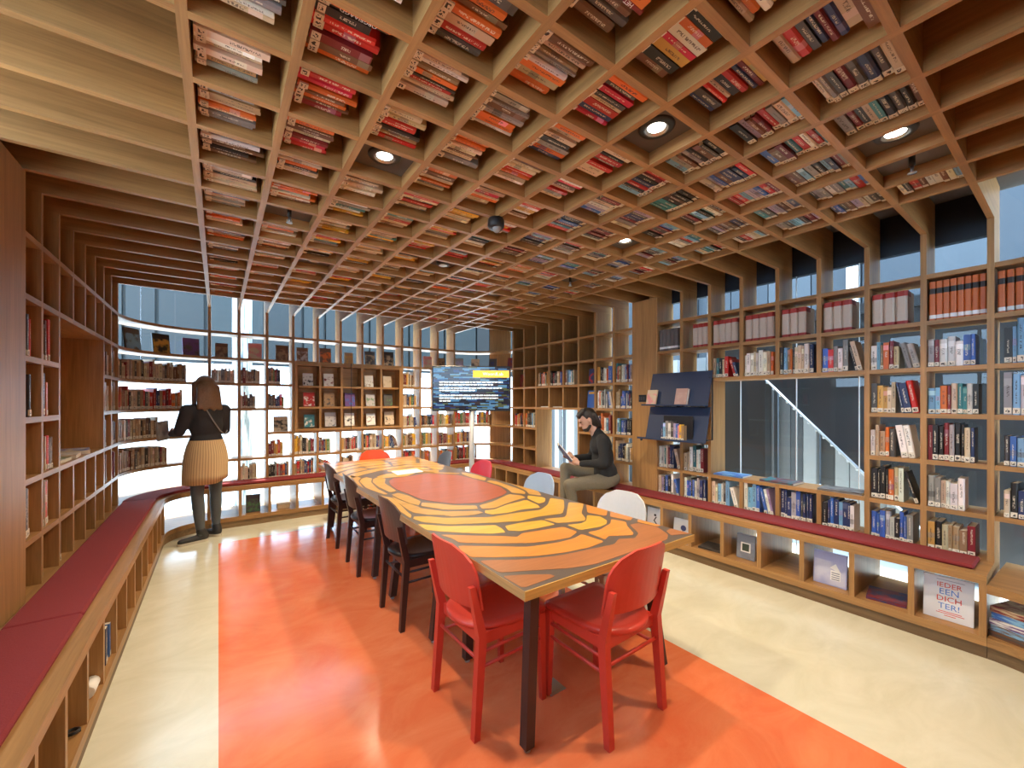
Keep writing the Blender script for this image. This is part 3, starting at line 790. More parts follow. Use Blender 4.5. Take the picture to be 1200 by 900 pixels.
# ---- ceiling
TITLES = {(1, 3, 1): ('black', 'OPGEJAAGD'), (3, 1, 0): ('charcoal', 'CASEY HILL'), (3, 1, 4): ('maroon', 'HET GELUK')}
for k in range(17):
    for j in range(11):
        if (j, k) in DARKCELL: continue
        x0, x1 = XJ(j) + TH / 2, XJ(j + 1) - TH / 2; y0, y1 = YK(k) + TH / 2, YK(k + 1) - TH / 2
        if j <= 1: pal = 'redish' if (j == 1 and k in (3, 4, 5)) else 'warm'
        elif j <= 3: pal = 'warm' if k < 7 else 'yel'
        elif j <= 5: pal = 'mid' if k < 6 else 'yel'
        elif j <= 7: pal = 'cool' if k < 8 else 'mid'
        else: pal = 'cool' if k < 12 else 'mid'
        if j == 5 and k in (0, 1): pal = 'darkish'
        left = j <= 5
        za = Vector((1, 0, 0)) if left else Vector((-1, 0, 0)); xa = Z.cross(za); ya = Z
        hb = R_.uniform(.185, .215); y = y0 + .006; i = 0
        seq = []
        while True:
            t = R_.uniform(.019, .036)
            if y + t > y1 - .006: break
            seq.append((y, t)); y += t + .0015
        for i, (yy, t) in enumerate(seq):
            h = min(.25, max(.16, R_.gauss(hb, .012)))
            cn = R_.choice(SETS[pal])
            zz = ZC + .04 + R_.uniform(-.006, .008)
            bx = x0 + .006 + R_.uniform(0, .006) if left else x1 - .006 - R_.uniform(0, .006)
            lab = '%s book, %s in its coffer, ceiling row %s, column %s from left' % (cn, ORD[i], NUM[k], NUM[j])
            ttl = TITLES.get((j, k, i))
            if ttl: cn = ttl[0]; lab = '%s book titled %s in the near ceiling' % ttl; t = max(t, .03) if i == 0 else t; h = .215
            add_book('ceiling', Vector((bx, yy + t / 2, zz)), xa, ya, za, t, .15, h, cn, lab, True)
            if ttl: REC[-1]['title'] = ttl[1]; REC[-1]['size'] = 9
# ---- right bookcase
XAR, YAR = Vector((0, -1, 0)), Vector((1, 0, 0))
def cellR(k, z, xf=XR): return Vector((xf, YK(k + 1) - TH / 2, z))
CW = M - TH
WHERE = lambda sh, bay, case_: '%s shelf, bay %s of %s' % (sh, NUM[bay], case_)
SHN = {0: 'lowest', 1: 'second', 2: 'third', 3: 'fourth', 4: 'fifth', 5: 'top'}
Rname = 'long right bookcase'
for k in range(8):
    for r in range(5):
        if 2 <= k < 6 and r in (1, 2, 3): continue
        if k >= 6 and r == 4: continue
        frac = {0: .93, 1: .8, 2: .9, 3: .95, 4: .93}[r] if k < 6 else .85
        pal = 'wallblue' if r == 0 and k > 2 else 'wall'
        fill('shelf', cellR(k, ROWZ[r] + (CT if False else 0)), XAR, YAR, CW, pal, frac * R_.uniform(.85, 1.0), WHERE(SHN[r], k, Rname), .18, .235, .55)
# encyclopedias on the fifth shelf
ENC = []
def volume(k, i, n, x, t, h, col, kind_, label): ENC.append((cellR(k, ROWZ[5]), x, t, h, col, kind_, label, XAR, YAR))
for k, n, t in ((0, 8, .0318), (1, 3, .064), (2, 3, .06), (3, 3, .06), (4, 4, .06), (5, 4, .058), (6, 3, .052), (7, 5, .045)):
    x = .01 if k not in (6,) else .1
    for i in range(n):
        if k == 0: volume(k, i, n, x, t - .001, .262, (.52, .115, .012), 'orange', 'orange leather-look volume with black title band, %s from left in the near orange set' % ORD[i])
        elif k == 7: volume(k, i, n, x, t - .001, .232, (.13, .115, .11), 'grey', 'dark grey bound volume, %s of the set beside the oak pillar' % ORD[i])
        else: volume(k, i, n, x, t - .001, .235, (.52, .44, .36), 'white', 'thick cream volume with red ends, %s in top bay %s from the right' % (ORD[i], NUM[k]))
        x += t + .0005
# ---- curved corner at the right edge of the picture
def arc_fill(kind, c, a0, a1, z, pal, where, hmin=.19, hmax=.24, setback=.015, tmin=.014, tmax=.036, depth=.15, r0=RC):
    a = a0; i = 0; hb = R_.uniform(hmin, hmax)
    while True:
        t = R_.uniform(tmin, tmax); da = math.degrees((t + .002) / (r0 + setback))
        if a - da < a1: break
        am = math.radians(a - da / 2); ya = Vector((math.cos(am), math.sin(am), 0)); xa = ya.cross(Z)
        p = Vector((c[0], c[1], z)) + ya * (r0 + setback + R_.uniform(0, .01))
        cn = R_.choice(SETS[pal]); h = min(.27, max(.14, R_.gauss(hb, .02)))
        add_book(kind, p, xa, ya, Z, t, depth, h, cn, '%s book, %s from left, %s' % (cn, ORD[i], where), True)
        a -= da; i += 1
for r in range(1, 5):
    arc_fill('shelf', CFR, -4, -26, ROWZ[r], 'wallblue' if r != 4 else 'wall', '%s shelf of curved corner at right edge' % SHN[r])
for i in range(7):
    a = math.radians(-3.2 - i * 2.75); ya = Vector((math.cos(a), math.sin(a), 0)); xa = ya.cross(Z)
    p = Vector((CFR[0], CFR[1], ROWZ[5])) + ya * (RC + .015)
    ENC.append((p, -.0155, .031, .262, (.52, .115, .012), 'orange', 'orange leather-look volume with black title band, %s from left in the corner set' % ORD[i], xa, ya))
# ---- far right bookcase
Fname = 'far right bookcase'
spec = {9: {4: .95, 3: .95, 2: .9, 1: .9}, 10: {4: .85, 3: .85, 2: .9, 1: .6}, 12: {4: .75}, 13: {4: .85}, 14: {4: .85}, 15: {2: .9}, 16: {2: .9}}
for k in spec:
    for r in spec[k]:
        fill('shelf', cellR(k, ROWZ[r]), XAR, YAR, CW, 'wall', spec[k][r], WHERE(SHN[r], k - 9, Fname), .18, .225, .3)
# ---- back bookcase
XAB, YAB = Vector((1, 0, 0)), Vector((0, 1, 0))
def cellB(j, z): return Vector((XJ(j) + TH / 2, YB, z))
Bname = 'back window bookcase'
bspec = {0: {4: .9, 3: .25, 0: .15}, 1: {4: .75, 3: .6, 0: .6}, 2: {4: .5, 3: .7, 1: .55, 0: .9}, 3: {1: .85, 0: .9}, 4: {1: .6, 0: .55}, 5: {1: .8, 0: .6}, 6: {1: .9}, 7: {1: .65, 0: .3}, 8: {4: .9, 3: .85, 2: .8, 1: .9, 0: .75}, 9: {2: .85, 1: .8, 0: .6}, 10: {2: .9, 1: .9, 0: .9}}
for j in bspec:
    for r in bspec[j]:
        pal = 'old' if j < 2 else ('oldred' if r == 0 else 'backmix')
        fill('shelf', cellB(j, ROWZ[r]), XAB, YAB, CW, pal, bspec[j][r], WHERE(SHN[r], j, Bname), .165, .215, .3, .012, .03)
arc_fill('shelf', CBL, 178, 106, ROWZ[4], 'old', 'fifth shelf of curved left corner', .19, .22)
arc_fill('shelf', CBL, 178, 110, ROWZ[3], 'oldred', 'fourth shelf of curved left corner', .2, .23)
arc_fill('shelf', CBL, 178, 127, ROWZ[2], 'old', 'third shelf of curved left corner', .2, .24)
arc_fill('shelf', CBL, 178, 122, ROWZ[1], 'old', 'second shelf of curved left corner', .19, .22)
arc_fill('shelf', CBR, 88, 40, ROWZ[2], 'backmix', 'third shelf of curved corner behind television')
arc_fill('shelf', CBR, 88, 62, ROWZ[1], 'darkish', 'second shelf of curved corner behind television')
arc_fill('shelf', CBR, 88, 58, ROWZ[0], 'darkish', 'lowest shelf of curved corner behind television')
# ---- left bookcase
XAL, YAL = Vector((0, 1, 0)), Vector((-1, 0, 0))
def cellL(k, z): return Vector((XL, YK(k) + TH / 2, z))
Lname = 'left wall bookcase'
lspec = {9: {5: .12, 4: .8, 3: .62, 2: .4, 1: .7, 0: .1}, 10: {4: .7, 3: .5, 2: .8, 1: .7, 0: .22}, 11: {1: .22, 0: .3}, 12: {1: .15, 0: .12}, 13: {0: .1}, 14: {1: .25}, 15: {4: .9, 3: .9, 2: .6, 1: .6}, 16: {4: .95, 3: .9, 2: .9, 1: .8, 0: .25}}
for k in lspec:
    for r in lspec[k]:
        fill('shelf', cellL(k, ROWZ[r]), XAL, YAL, CW, 'oldred' if k < 12 else 'old', lspec[k][r], WHERE(SHN[r], k - 9, Lname), .2, .25, 0)
# a few books in the left bench cells
for k, fr, pl in ((8, .4, 'wallblue'), (13, .3, 'wall')):
    fill('shelf', Vector((FLX - .01, YK(k) + TH / 2, ZB1)), XAL, YAL, CW, pl, fr, 'cell %s under the left bench' % NUM[k], .2, .25, 0, side='right')

# ---- book meshes
def book_mesh(name, rnd_spine):
    s = .04 if rnd_spine else .0
    out = [(-.5, 1), (-.5, s), (-.28, 0), (.28, 0), (.5, s), (.5, 1)] if rnd_spine else [(-.5, 1), (-.5, 0), (.5, 0), (.5, 1)]
    inn = [(.44, 1), (.44, .06), (-.44, .06), (-.44, 1)]
    prof = out + inn; n = len(prof); mb = MB()
    mb.add([(p[0], p[1], 0) for p in prof] + [(p[0], p[1], 1) for p in prof],
           [tuple(range(n)), tuple(range(2 * n - 1, n - 1, -1))] + [(i, n + i, n + (i + 1) % n, (i + 1) % n) for i in range(n)])
    mb.cur = 1; mb.box(-.44, .44, .055, .97, .012, .985)
    me = mb.mesh(name, [COVER, PAPER])
    uvl = me.uv_layers.new(name='UVMap')
    for p in me.polygons:
        sp = p.material_index == 0 and p.normal.y < -.3
        for li in p.loop_indices:
            co = me.vertices[me.loops[li].vertex_index].co
            uvl.data[li].uv = (co.x + .5, co.z) if sp else (5.0, 5.0)
    return me
BK = [book_mesh('book_round', True), book_mesh('book_flat', False)]
BK_PLAIN = book_mesh('book_plain', True)
for q in BK_PLAIN.uv_layers[0].data: q.uv = (5, 5)
stick_me = MB().box(-.46, .46, -.012, .03, .03, .17).mesh('spine_label', STICK)
def emit_books(kind, name, group, cat, limit, stuff_name, stuff_label):
    recs = sorted([r for r in REC if r['kind'] == kind], key=lambda r: -r['size'])
    ind, rest = recs[:limit], recs[limit:]
    seen = {}
    for r in ind:
        o = bpy.data.objects.new(name, BK[R_.random() < .4]); o.matrix_world = r['m']; o.color = r['col'] + (1,)
        link(o); lab = r['label']
        tag(o, lab, cat, group)
        if r.get('title'):
            o.data = BK_PLAIN
            t_ = r['m'].to_scale().x
            tm = text_mesh(r['title'], min(t_ * .95, .19 / len(r['title']) * 1.55), WHITEP, .0003)
            q = bpy.data.objects.new('title', tm); link(q, o)
            c = r['m'] @ Vector((0, 0, .56)); wm = axes(c - Vector((0, 0, .0008)), Vector((-1, 0, 0)), Vector((0, 1, 0)), Vector((0, 0, -1)), 1, 1, 1)
            q.matrix_basis = r['m'].inverted() @ wm
        if r['stick'] and R_.random() < .92:
            s = bpy.data.objects.new('spine_label', stick_me); link(s, o)
    V = []; F = []; MI = []; COLS = []; UV = []
    base = [(-.5, 0, 0), (.5, 0, 0), (.5, 1, 0), (-.5, 1, 0), (-.5, 0, 1), (.5, 0, 1), (.5, 1, 1), (-.5, 1, 1)]
    lab = [(-.46, -.012, .03), (.46, -.012, .03), (.46, -.012, .17), (-.46, -.012, .17)]
    for r in rest:
        o0 = len(V); m = r['m']; rn = R_.random()
        V += [(m @ Vector(p))[:] for p in base]; COLS += [r['col'] + (rn,)] * 8
        for f, mi in (((0, 1, 5, 4), 0), ((1, 2, 6, 5), 0), ((3, 0, 4, 7), 0), ((4, 5, 6, 7), 1), ((0, 3, 2, 1), 1), ((2, 3, 7, 6), 1)):
            F.append(tuple(i + o0 for i in f)); MI.append(mi)
            for i in f: UV += [base[i][0] + .5, base[i][2]] if f == (0, 1, 5, 4) else [5.0, 5.0]
        if r['stick']:
            o1 = len(V); V += [(m @ Vector(p))[:] for p in lab]; COLS += [(.7, .66, .55, rn)] * 4
            F.append((o1, o1 + 1, o1 + 2, o1 + 3)); MI.append(2); UV += [5.0] * 8
    if not rest: return
    me = bpy.data.meshes.new(stuff_name); me.from_pydata(V, [], F)
    for mt in (COVER_S, PAPER, plain('sticker_plain', (.66, .61, .5), .6, .2, 90)): me.materials.append(mt)
    me.polygons.foreach_set('material_index', MI)
    at = me.color_attributes.new('tint', 'FLOAT_COLOR', 'POINT'); at.data.foreach_set('color', [c for q in COLS for c in q])
    uvl = me.uv_layers.new(name='UVMap'); uvl.data.foreach_set('uv', UV)
    me.update()
    tag(obj(stuff_name, me, None), stuff_label, cat, kind='stuff')
emit_books('ceiling', 'hanging_book', 'books hung spine down in the ceiling coffers', 'book', 300, 'hanging_books_beyond', 'many small books filling the farther ceiling coffers')
emit_books('shelf', 'shelf_book', 'upright books on the wall shelves', 'book', 300, 'shelf_books_beyond', 'many small upright books on the farther shelves')

BANDR = plain('red_binding', (.36, .028, .02), .5); BANDK = plain('black_binding', (.02, .015, .012), .5)
ENCM = {'orange': plain('orange_binding', (.52, .115, .012), .42, .15, 40), 'grey': plain('grey_binding', (.13, .115, .11), .55), 'white': plain('cream_binding', (.55, .47, .39), .55)}
for (org, x, t, h, col, kd, lab, xa, ya) in ENC:
    p = org + xa * (x + t / 2) + ya * .016
    o = bpy.data.objects.new('encyclopedia_volume', None); o.empty_display_size = .05
    o.matrix_world = axes(p, xa, ya, Z, 1, 1, 1); link(o)
    tag(o, lab, 'book', {'orange': 'orange encyclopedia set', 'grey': 'grey bound volumes', 'white': 'cream and red encyclopedia set'}[kd])
    s = t * .2
    def prof(z0, z1, g, y1): return [(-t / 2 - g, y1), (-t / 2 - g, s), (-t * .3, -g), (t * .3, -g), (t / 2 + g, s), (t / 2 + g, y1)]
    obj('binding', MB().prism(prof(0, h, 0, .19), 0, h), ENCM[kd], o)
    obj('pages', MB().box(-t * .44, t * .44, .03, .186, h, h + .0008), PAPER, o)
    bands = {'orange': [(h * .68, h * .82, BANDK)], 'grey': [(h * .1, h * .2, WHITEP)], 'white': [(h * .84, h * 1.0005, BANDR), (0, h * .1, BANDR)]}[kd]
    for za, zb, mt in bands: obj('title_band', MB().prism(prof(za, zb, .0007, .1), za, zb), mt, o)
    if kd == 'orange': obj('spine_label', MB().prism(prof(0, 0, .0009, s), .012, h * .14), WHITEP, o)

# ================================================================== FACE-OUT BOOKS
def face_book(org, xa, ya, w, h, t, a, b2, label, lean=6, seed=0, scale=3.0, thr=.5, name='display_book', band=None, group='books shown face out'):
    """book standing with its front cover to the room; org = bottom centre of the cover, ya points to the wall"""
    an = math.radians(lean)
    za2 = Z * math.cos(an) + ya * math.sin(an); ya2 = ya * math.cos(an) - Z * math.sin(an)
    o = bpy.data.objects.new(name, None); o.empty_display_size = .05
    o.matrix_world = axes(org + Z * .0005 + Z * 0, xa, ya2, za2, 1, 1, 1); link(o); tag(o, label, 'book', group)
    z0 = t * math.sin(an)
    mb = MB(); mb.box(-w / 2, w / 2, 0, .0025, z0, h + z0).box(-w / 2, w / 2, t - .0025, t, z0, h + z0).box(-w / 2, -w / 2 + .003, .0025, t - .0025, z0, h + z0)
    obj('cover', mb, plain('cover_%02d%02d%02d' % tuple(int(c * 99) for c in a), a, .4), o)
    obj('pages', MB().box(-w / 2 + .003, w / 2 - .003, .0025, t - .0025, z0 + .003, h + z0 - .003), PAPER, o)
    m = .1 * w
    obj('cover_print', MB().box(-w / 2 + m * .3, w / 2 - m * .3, -.0008, 0, z0 + m * .4, z0 + h * .74), print_mat('print_%d' % seed, a, b2, seed * 1.7, scale, thr), o)
    if band: obj('title_block', MB().box(-w / 2 + m, w / 2 - m, -.0012, 0, z0 + h * .80, z0 + h * .92), plain('title_%02d%02d%02d' % tuple(int(c * 99) for c in band), band, .4), o)
    return o
def P3(n): return tuple(PAL[n])
# back window bookcase, fifth cell row up
row5 = [(0, 'brown', 'tan', .13, 'sepia portrait'), (1, 'pink', 'cream', .15, 'rose and cream sketch'), (2, 'brown', 'tan', .15, 'brown portrait'), (3, 'brown', 'pale grey', .14, 'dark street photo'), (4, 'brown', 'orange', .15, 'golden portrait'), (5, 'tan', 'ochre', .12, 'plain tan'), (6, 'charcoal', 'beige', .15, 'sepia face'), (7, 'black', 'beige', .16, 'black and white smoker photo'), (9, 'pink', 'cream', .14, 'faded pink'), (10, 'tan', 'brown', .13, 'rust coloured')]
for j, a, b2, w, nm in row5:
    face_book(Vector((XJ(j + .5) + R_.uniform(-.04, .04), YB + .10, ROWZ[5])), XAB, YAB, w, w * 1.38, .02, P3(a), P3(b2), '%s cover standing face out, top row, bay %s of back bookcase' % (nm, NUM[j]), 7, 10 + j, 2.6)
for i, (an, a, b2, w, nm) in enumerate([(168, 'black', 'pale grey', .17, 'black cover with white figure'), (146, 'charcoal', 'light blue', .18, 'dark landscape cover'), (124, 'black', 'ochre', .17, 'dark portrait cover'), (103, 'purple', 'charcoal', .16, 'plain dark purple cover')]):
    A = math.radians(an); ya = Vector((math.cos(A), math.sin(A), 0))
    face_book(Vector((CBL[0], CBL[1], ROWZ[5])) + ya * (RC + .07), ya.cross(Z), ya, w, w * 1.3, .02, P3(a), P3(b2), nm + ' face out on the top curved corner shelf', 7, 40 + i, 2.2)
for i, (an, a, b2, nm) in enumerate([(80, 'grey', 'lilac', 'grey blue'), (60, 'cream', 'charcoal', 'cream with dark title'), (38, 'charcoal', 'navy', 'plain charcoal'), (12, 'maroon', 'navy', 'maroon and navy')]):
    A = math.radians(an); ya = Vector((math.cos(A), math.sin(A), 0))
    face_book(Vector((CBR[0], CBR[1], ROWZ[5])) + ya * (RC + .08), ya.cross(Z), ya, .14, .19, .02, P3(a), P3(b2), nm + ' cover face out on the corner shelf above the television', 7, 50 + i, 2.2)
dspec = [[('teal', 'white', 'teal cover with white emblem'), ('pale grey', 'black', 'grey cover with dark engraving'), ('white', 'black', 'white cover with ink birds'), ('white', 'brown', 'white cover with brown towers'), ('cream', 'charcoal', 'cream cover with flying bird')],
         [('red', 'white', 'red cover with white title'), ('tan', 'charcoal', 'brown patterned cover'), ('purple', 'blue', 'purple cover'), ('pale grey', 'green', 'grey landscape cover'), ('charcoal', 'green', 'dark cover with green figure')],
         [('white', 'black', 'white cover with black dancer'), ('white', 'maroon', 'white cover with dark photo'), None, ('white', 'tan', 'white cover with brown skull'), ('cream', 'beige', 'cream cover with pale lettering')]]
for r in range(3):
    for i in range(5):
        if dspec[r][i] is None: continue
        a, b2, nm = dspec[r][i]; w = R_.uniform(.125, .15)
        face_book(Vector(((DCX[i] + DCX[i + 1]) / 2 + R_.uniform(-.02, .02), YB + .06, DCZ[r] + .014)), XAB, YAB, w, w * 1.36, .018, P3(a), P3(b2), nm + ', %s row of the display cabinet' % ('bottom', 'middle', 'top')[r], 9, 60 + r * 5 + i, 3.2, .56)
face_book(Vector((XJ(2.55), YB + .1, ROWZ[2])), XAB, YAB, .17, .2, .02, P3('beige'), P3('black'), 'beige cover with black group photo beside the display cabinet', 7, 80, 3, .5)
face_book(Vector((XJ(1.45), FB + .12, ZB1)), XAB, YAB, .15, .21, .02, P3('charcoal'), P3('green'), 'dark green grey cover face out under the back bench', 7, 81, 3, .5)
t_ = tag(obj('storage_box', MB().bbox(XJ(2.3), XJ(2.3) + .14, FB + .1, FB + .2, ZB1 + .001, ZB1 + .06, .004), plain('beige_card', (.6, .48, .3), .7)), 'small beige box lying under the back bench', 'box')
# far right bookcase
face_book(Vector((XR + .1, YK(11.45), ROWZ[4])), XAR, YAR, .15, .2, .035, P3('navy'), P3('red'), 'navy and red cover standing face out on the far right bookcase', 4, 82, 3, .55)
face_book(Vector((XR + .1, YK(11.45), ROWZ[3])), XAR, YAR, .2, .23, .02, P3('blue'), P3('navy'), 'blue cover with yellow band on the far right bookcase', 4, 83, 1, .7, band=P3('yellow'))
face_book(Vector((XR + .1, YK(16.5), ROWZ[4])), XAR, YAR, .19, .21, .02, P3('maroon'), P3('brown'), 'dark maroon cover in the last bay of the far right bookcase', 4, 84, 2)
face_book(Vector((XR + .12, YK(10.7), ROWZ[0])), XAR, YAR, .16, .22, .015, P3('white'), P3('light blue'), 'white cover behind the seated man', 4, 85, 2)
for k, w in ((13.5, .2), (14.4, .2)):
    tag(obj('paper_stack', MB().bbox(XR + .03, XR + .19, YK(k) - w / 2, YK(k) + w / 2, ROWZ[3] + .0005, ROWZ[3] + .012, .002), WHITEP), 'flat white papers in the cell %s above the reading window' % ('right' if k < 14 else 'left'), 'papers')
# cells under the right bench
FG = 'books under the right bench'
def bench_cell(k, dx=.0): return Vector((FR + .06 + dx, YK(k + .5), ZB1))
bk = face_book(bench_cell(0, .02), XAR, YAR, .215, .26, .02, (.72, .74, .78), (.74, .75, .78), 'white picture book reading IEDER EEN DICHTER under the right bench', 5, 90, 1.2, .5, group=FG)
REDL = plain('red_print', (.6, .05, .04), .5, 0); BLUEL = plain('blue_print', (.06, .2, .6), .5, 0)
an = math.radians(5)
for txt, z, sz, mt in (('IEDER', .205, .042, REDL), ('EEN', .165, .05, BLUEL), ('DICH', .122, .046, REDL), ('TER!', .078, .048, BLUEL)):
    o = obj('cover_title', text_mesh(txt, sz, mt, .0003), None, bk); o.rotation_euler = (PI / 2, 0, 0); o.location = (0.005, -.0015, z + .005)
for z, w in ((.05, .1), (.04, .12), (.028, .05), (.24, .12)):
    obj('cover_title', MB().box(-w / 2 + .01, w / 2 + .01, -.0013, -.0008, z, z + .004), REDL if z < .2 else plain('grey_print', (.35, .38, .45), .5), bk)
bk = face_book(bench_cell(2, .02), XAR, YAR, .2, .235, .022, (.36, .38, .6), (.55, .56, .68), 'lilac picture book with a white house under the right bench', 5, 91, 1.0, .5, group=FG)
mb = MB(); mb.add([(.0, -.0016, .13), (.07, -.0016, .10), (.035, -.0016, .165)], [(0, 1, 2)]); mb.box(.005, .065, -.0016, -.0009, .045, .115)
obj('house_print', mb, WHITEP, bk)
for i in range(4): obj('stripe_print', MB().box(.012, .06, -.0022, -.0016, .05 + i * .015, .056 + i * .015), plain('slate_print', (.12, .14, .22), .5), bk)
bk = face_book(bench_cell(4, .04), XAR, YAR, .15, .205, .025, (.2, .22, .27), (.26, .28, .33), 'slate blue book with framed picture under the right bench', 5, 92, 2, .5, group=FG)
obj('picture_print', MB().box(-.04, .04, -.0016, -.0009, .06, .14), WHITEP, bk); obj('picture_print', MB().box(-.028, .028, -.0022, -.0016, .07, .13), plain('dark_photo', (.05, .07, .05), .4), bk)
bk = face_book(bench_cell(6, .04), XAR, YAR, .17, .2, .02, (.7, .71, .74), (.68, .69, .72), 'white book with a dark blue flower under the right bench', 5, 93, 1, .5, group=FG)
obj('flower_print', MB().ball((.02, -.001, .12), (.03, .0012, .028), 10).tube([(.02, -.0015, .1), (.0, -.0015, .04)], .003, 5), plain('ink_blue', (.06, .07, .2), .5), bk)
bk = face_book(bench_cell(7, .04), XAR, YAR, .19, .24, .02, (.7, .71, .74), (.72, .73, .75), 'white book with an ink sketch below the display stand', 5, 94, 1, .5, group=FG)
obj('sketch_print', MB().tube([(.0, -.0015, .06), (.02, -.0015, .09), (-.01, -.0015, .12), (.015, -.0015, .16)], .006, 6).ball((.0, -.0015, .175), (.015, .0012, .012), 8), BLACK, bk)
def flat_book(x, y, z, w, d, t, rz, a, b2, label, seed, name='magazine', cat='magazine'):
    o = thing(name, label, cat, (x, y, z + .0005), rz)
    obj('pages', MB().box(-w / 2 + .002, w / 2 - .002, -d / 2 + .002, d / 2 - .002, .001, t - .001), PAPER, o)
    obj('cover', MB().box(-w / 2, w / 2, -d / 2, d / 2, 0, .001).box(-w / 2, w / 2, -d / 2, d / 2, t - .001, t).box(-w / 2 - .001, -w / 2 + .001, -d / 2, d / 2, 0, t), print_mat('flat_%d' % seed, a, b2, seed, 3), o)
    return o
flat_book(FR + .17, YK(1.5), ZB1, .22, .2, .022, .15, P3('navy'), P3('maroon'), 'dark book lying flat under the right bench beside the white picture book', 101, 'flat_book', 'book')
flat_book(FR + .15, YK(5.5), ZB1, .2, .2, .018, .1, P3('black'), P3('charcoal'), 'black book lying flat under the right bench near the table', 102, 'flat_book', 'book')
flat_book(XR + .12, YK(2.6), ZS[0], .2, .28, .016, .05, P3('charcoal'), P3('grey'), 'dark magazine lying on the window sill, nearest of three', 103)
flat_book(XR + .12, YK(4.05), ZS[0], .2, .27, .018, -.04, P3('maroon'), P3('teal'), 'thick dark magazine in the middle of the window sill', 104)
flat_book(XR + .12, YK(5.45), ZS[0], .2, .27, .014, .03, P3('blue'), P3('light blue'), 'blue magazine at the far end of the window sill', 105)
for i, (yy, a) in enumerate(((3.9, 'green'), (4.2, 'pale grey'), (4.5, 'blue'))):
    flat_book(XL - .12, yy, ZS[1], .19, .26, .02 + i * .005, .1 * i, P3(a), P3('white'), ('pale green', 'pale grey', 'pale blue')[i] + ' magazine lying in the left wall niche', 106 + i)
# stack in the rounded cabinet
zz = ZB1
for i, (a, b2, nm) in enumerate([('brown', 'charcoal', 'brown'), ('light blue', 'brown', 'brown and light blue'), ('purple', 'white', 'purple'), ('blue', 'light blue', 'blue'), ('maroon', 'beige', 'maroon')]):
    A = math.radians(-19 - (i % 2)); p = Vector((CFR[0], CFR[1], 0)) + Vector((math.cos(A), math.sin(A), 0)) * (RC - BF + .14)
    flat_book(p.x, p.y, zz, .2, .24 - .004 * i, .034, A + .02 * (i % 3), P3(a), P3(b2), nm + ' thick book in the flat stack at the right edge', 110 + i, 'flat_book', 'book'); zz += .0355
# small things under the left bench
tag(obj('paper_roll', MB().tube([(FLX - .04, YK(7.6), ZB1 + .029), (FLX - .04, YK(7.93), ZB1 + .029)], .028, 14), WHITEP), 'white paper roll lying in a cell under the left bench', 'roll')
tag(obj('cable_coil', MB().tube([(FLX - .035 + .02 * math.cos(a * .6), YK(6.8) + .02 * math.sin(a * .6), ZB1 + .006 + a * .0006) for a in range(22)], .004, 6), BLACK), 'small black and white cable coil under the left bench', 'cable')

# ================================================================== TABLE
def unp(x, y, z):
    d = 481.0 * (CAM_H - z) / (y - 471.0); u = (x - 600.0) / 481.0 * d
    v = CF * d + CRt * u
    return (v.x, v.y)
TZ = 0.75; TX0, TX1, TY0, TY1, TYM = 0.945, 2.10, 1.24, 5.22, 3.235
tb = thing('reading_table', 'long table with a tiger-striped tree-ring top of orange, yellow and brown fields', 'table', ((TX0 + TX1) / 2, TYM, 0))
EDGE = wood('table_edge', 1, (.62, .36, .13), .85, .35); EDGEX = wood('table_edge_x', 0, (.66, .40, .10), .85, .35)
DKLINE = plain('dark_inlay', (.10, .075, .06), .3, .2, 60)
for (a, b2) in ((TY0, TYM - .001), (TYM + .001, TY1)):
    bpart('table_slab', TX0, TX1, a, b2, TZ - .038, TZ - .0006, EDGE, tb)
    bpart('dark_inlay', TX0 + .002, TX1 - .002, a + .002, b2 - .002, TZ - .0006, TZ, DKLINE, tb)
bpart('table_edge', TX0, TX1, TY0 - .004, TY0, TZ - .038, TZ, EDGEX, tb)
A_ = lambda *p: [(380 + x / 7.5, 525 + y / 7.5) for x, y in p]
B_ = lambda *p: [(480 + x / 6., 525 + y / 6.) for x, y in p]
C_ = lambda *p: [(620 + x / 6., 560 + y / 6.) for x, y in p]
D_ = lambda *p: [(480 + x / 6.667, 600 + y / 6.667) for x, y in p]
E_ = lambda *p: [(560 + x / 6., 600 + y / 6.) for x, y in p]
yw, oy, og, br, rd = 'yw', 'oy', 'og', 'br', 'rd'
TC = {'yw': (.66, .38, .06), 'oy': (.62, .33, .07), 'og': (.60, .235, .05), 'br': (.38, .15, .06), 'rd': (.40, .10, .045)}
TM = {k: wood('table_' + k, 0, v, .86, .28, .6) for k, v in TC.items()}
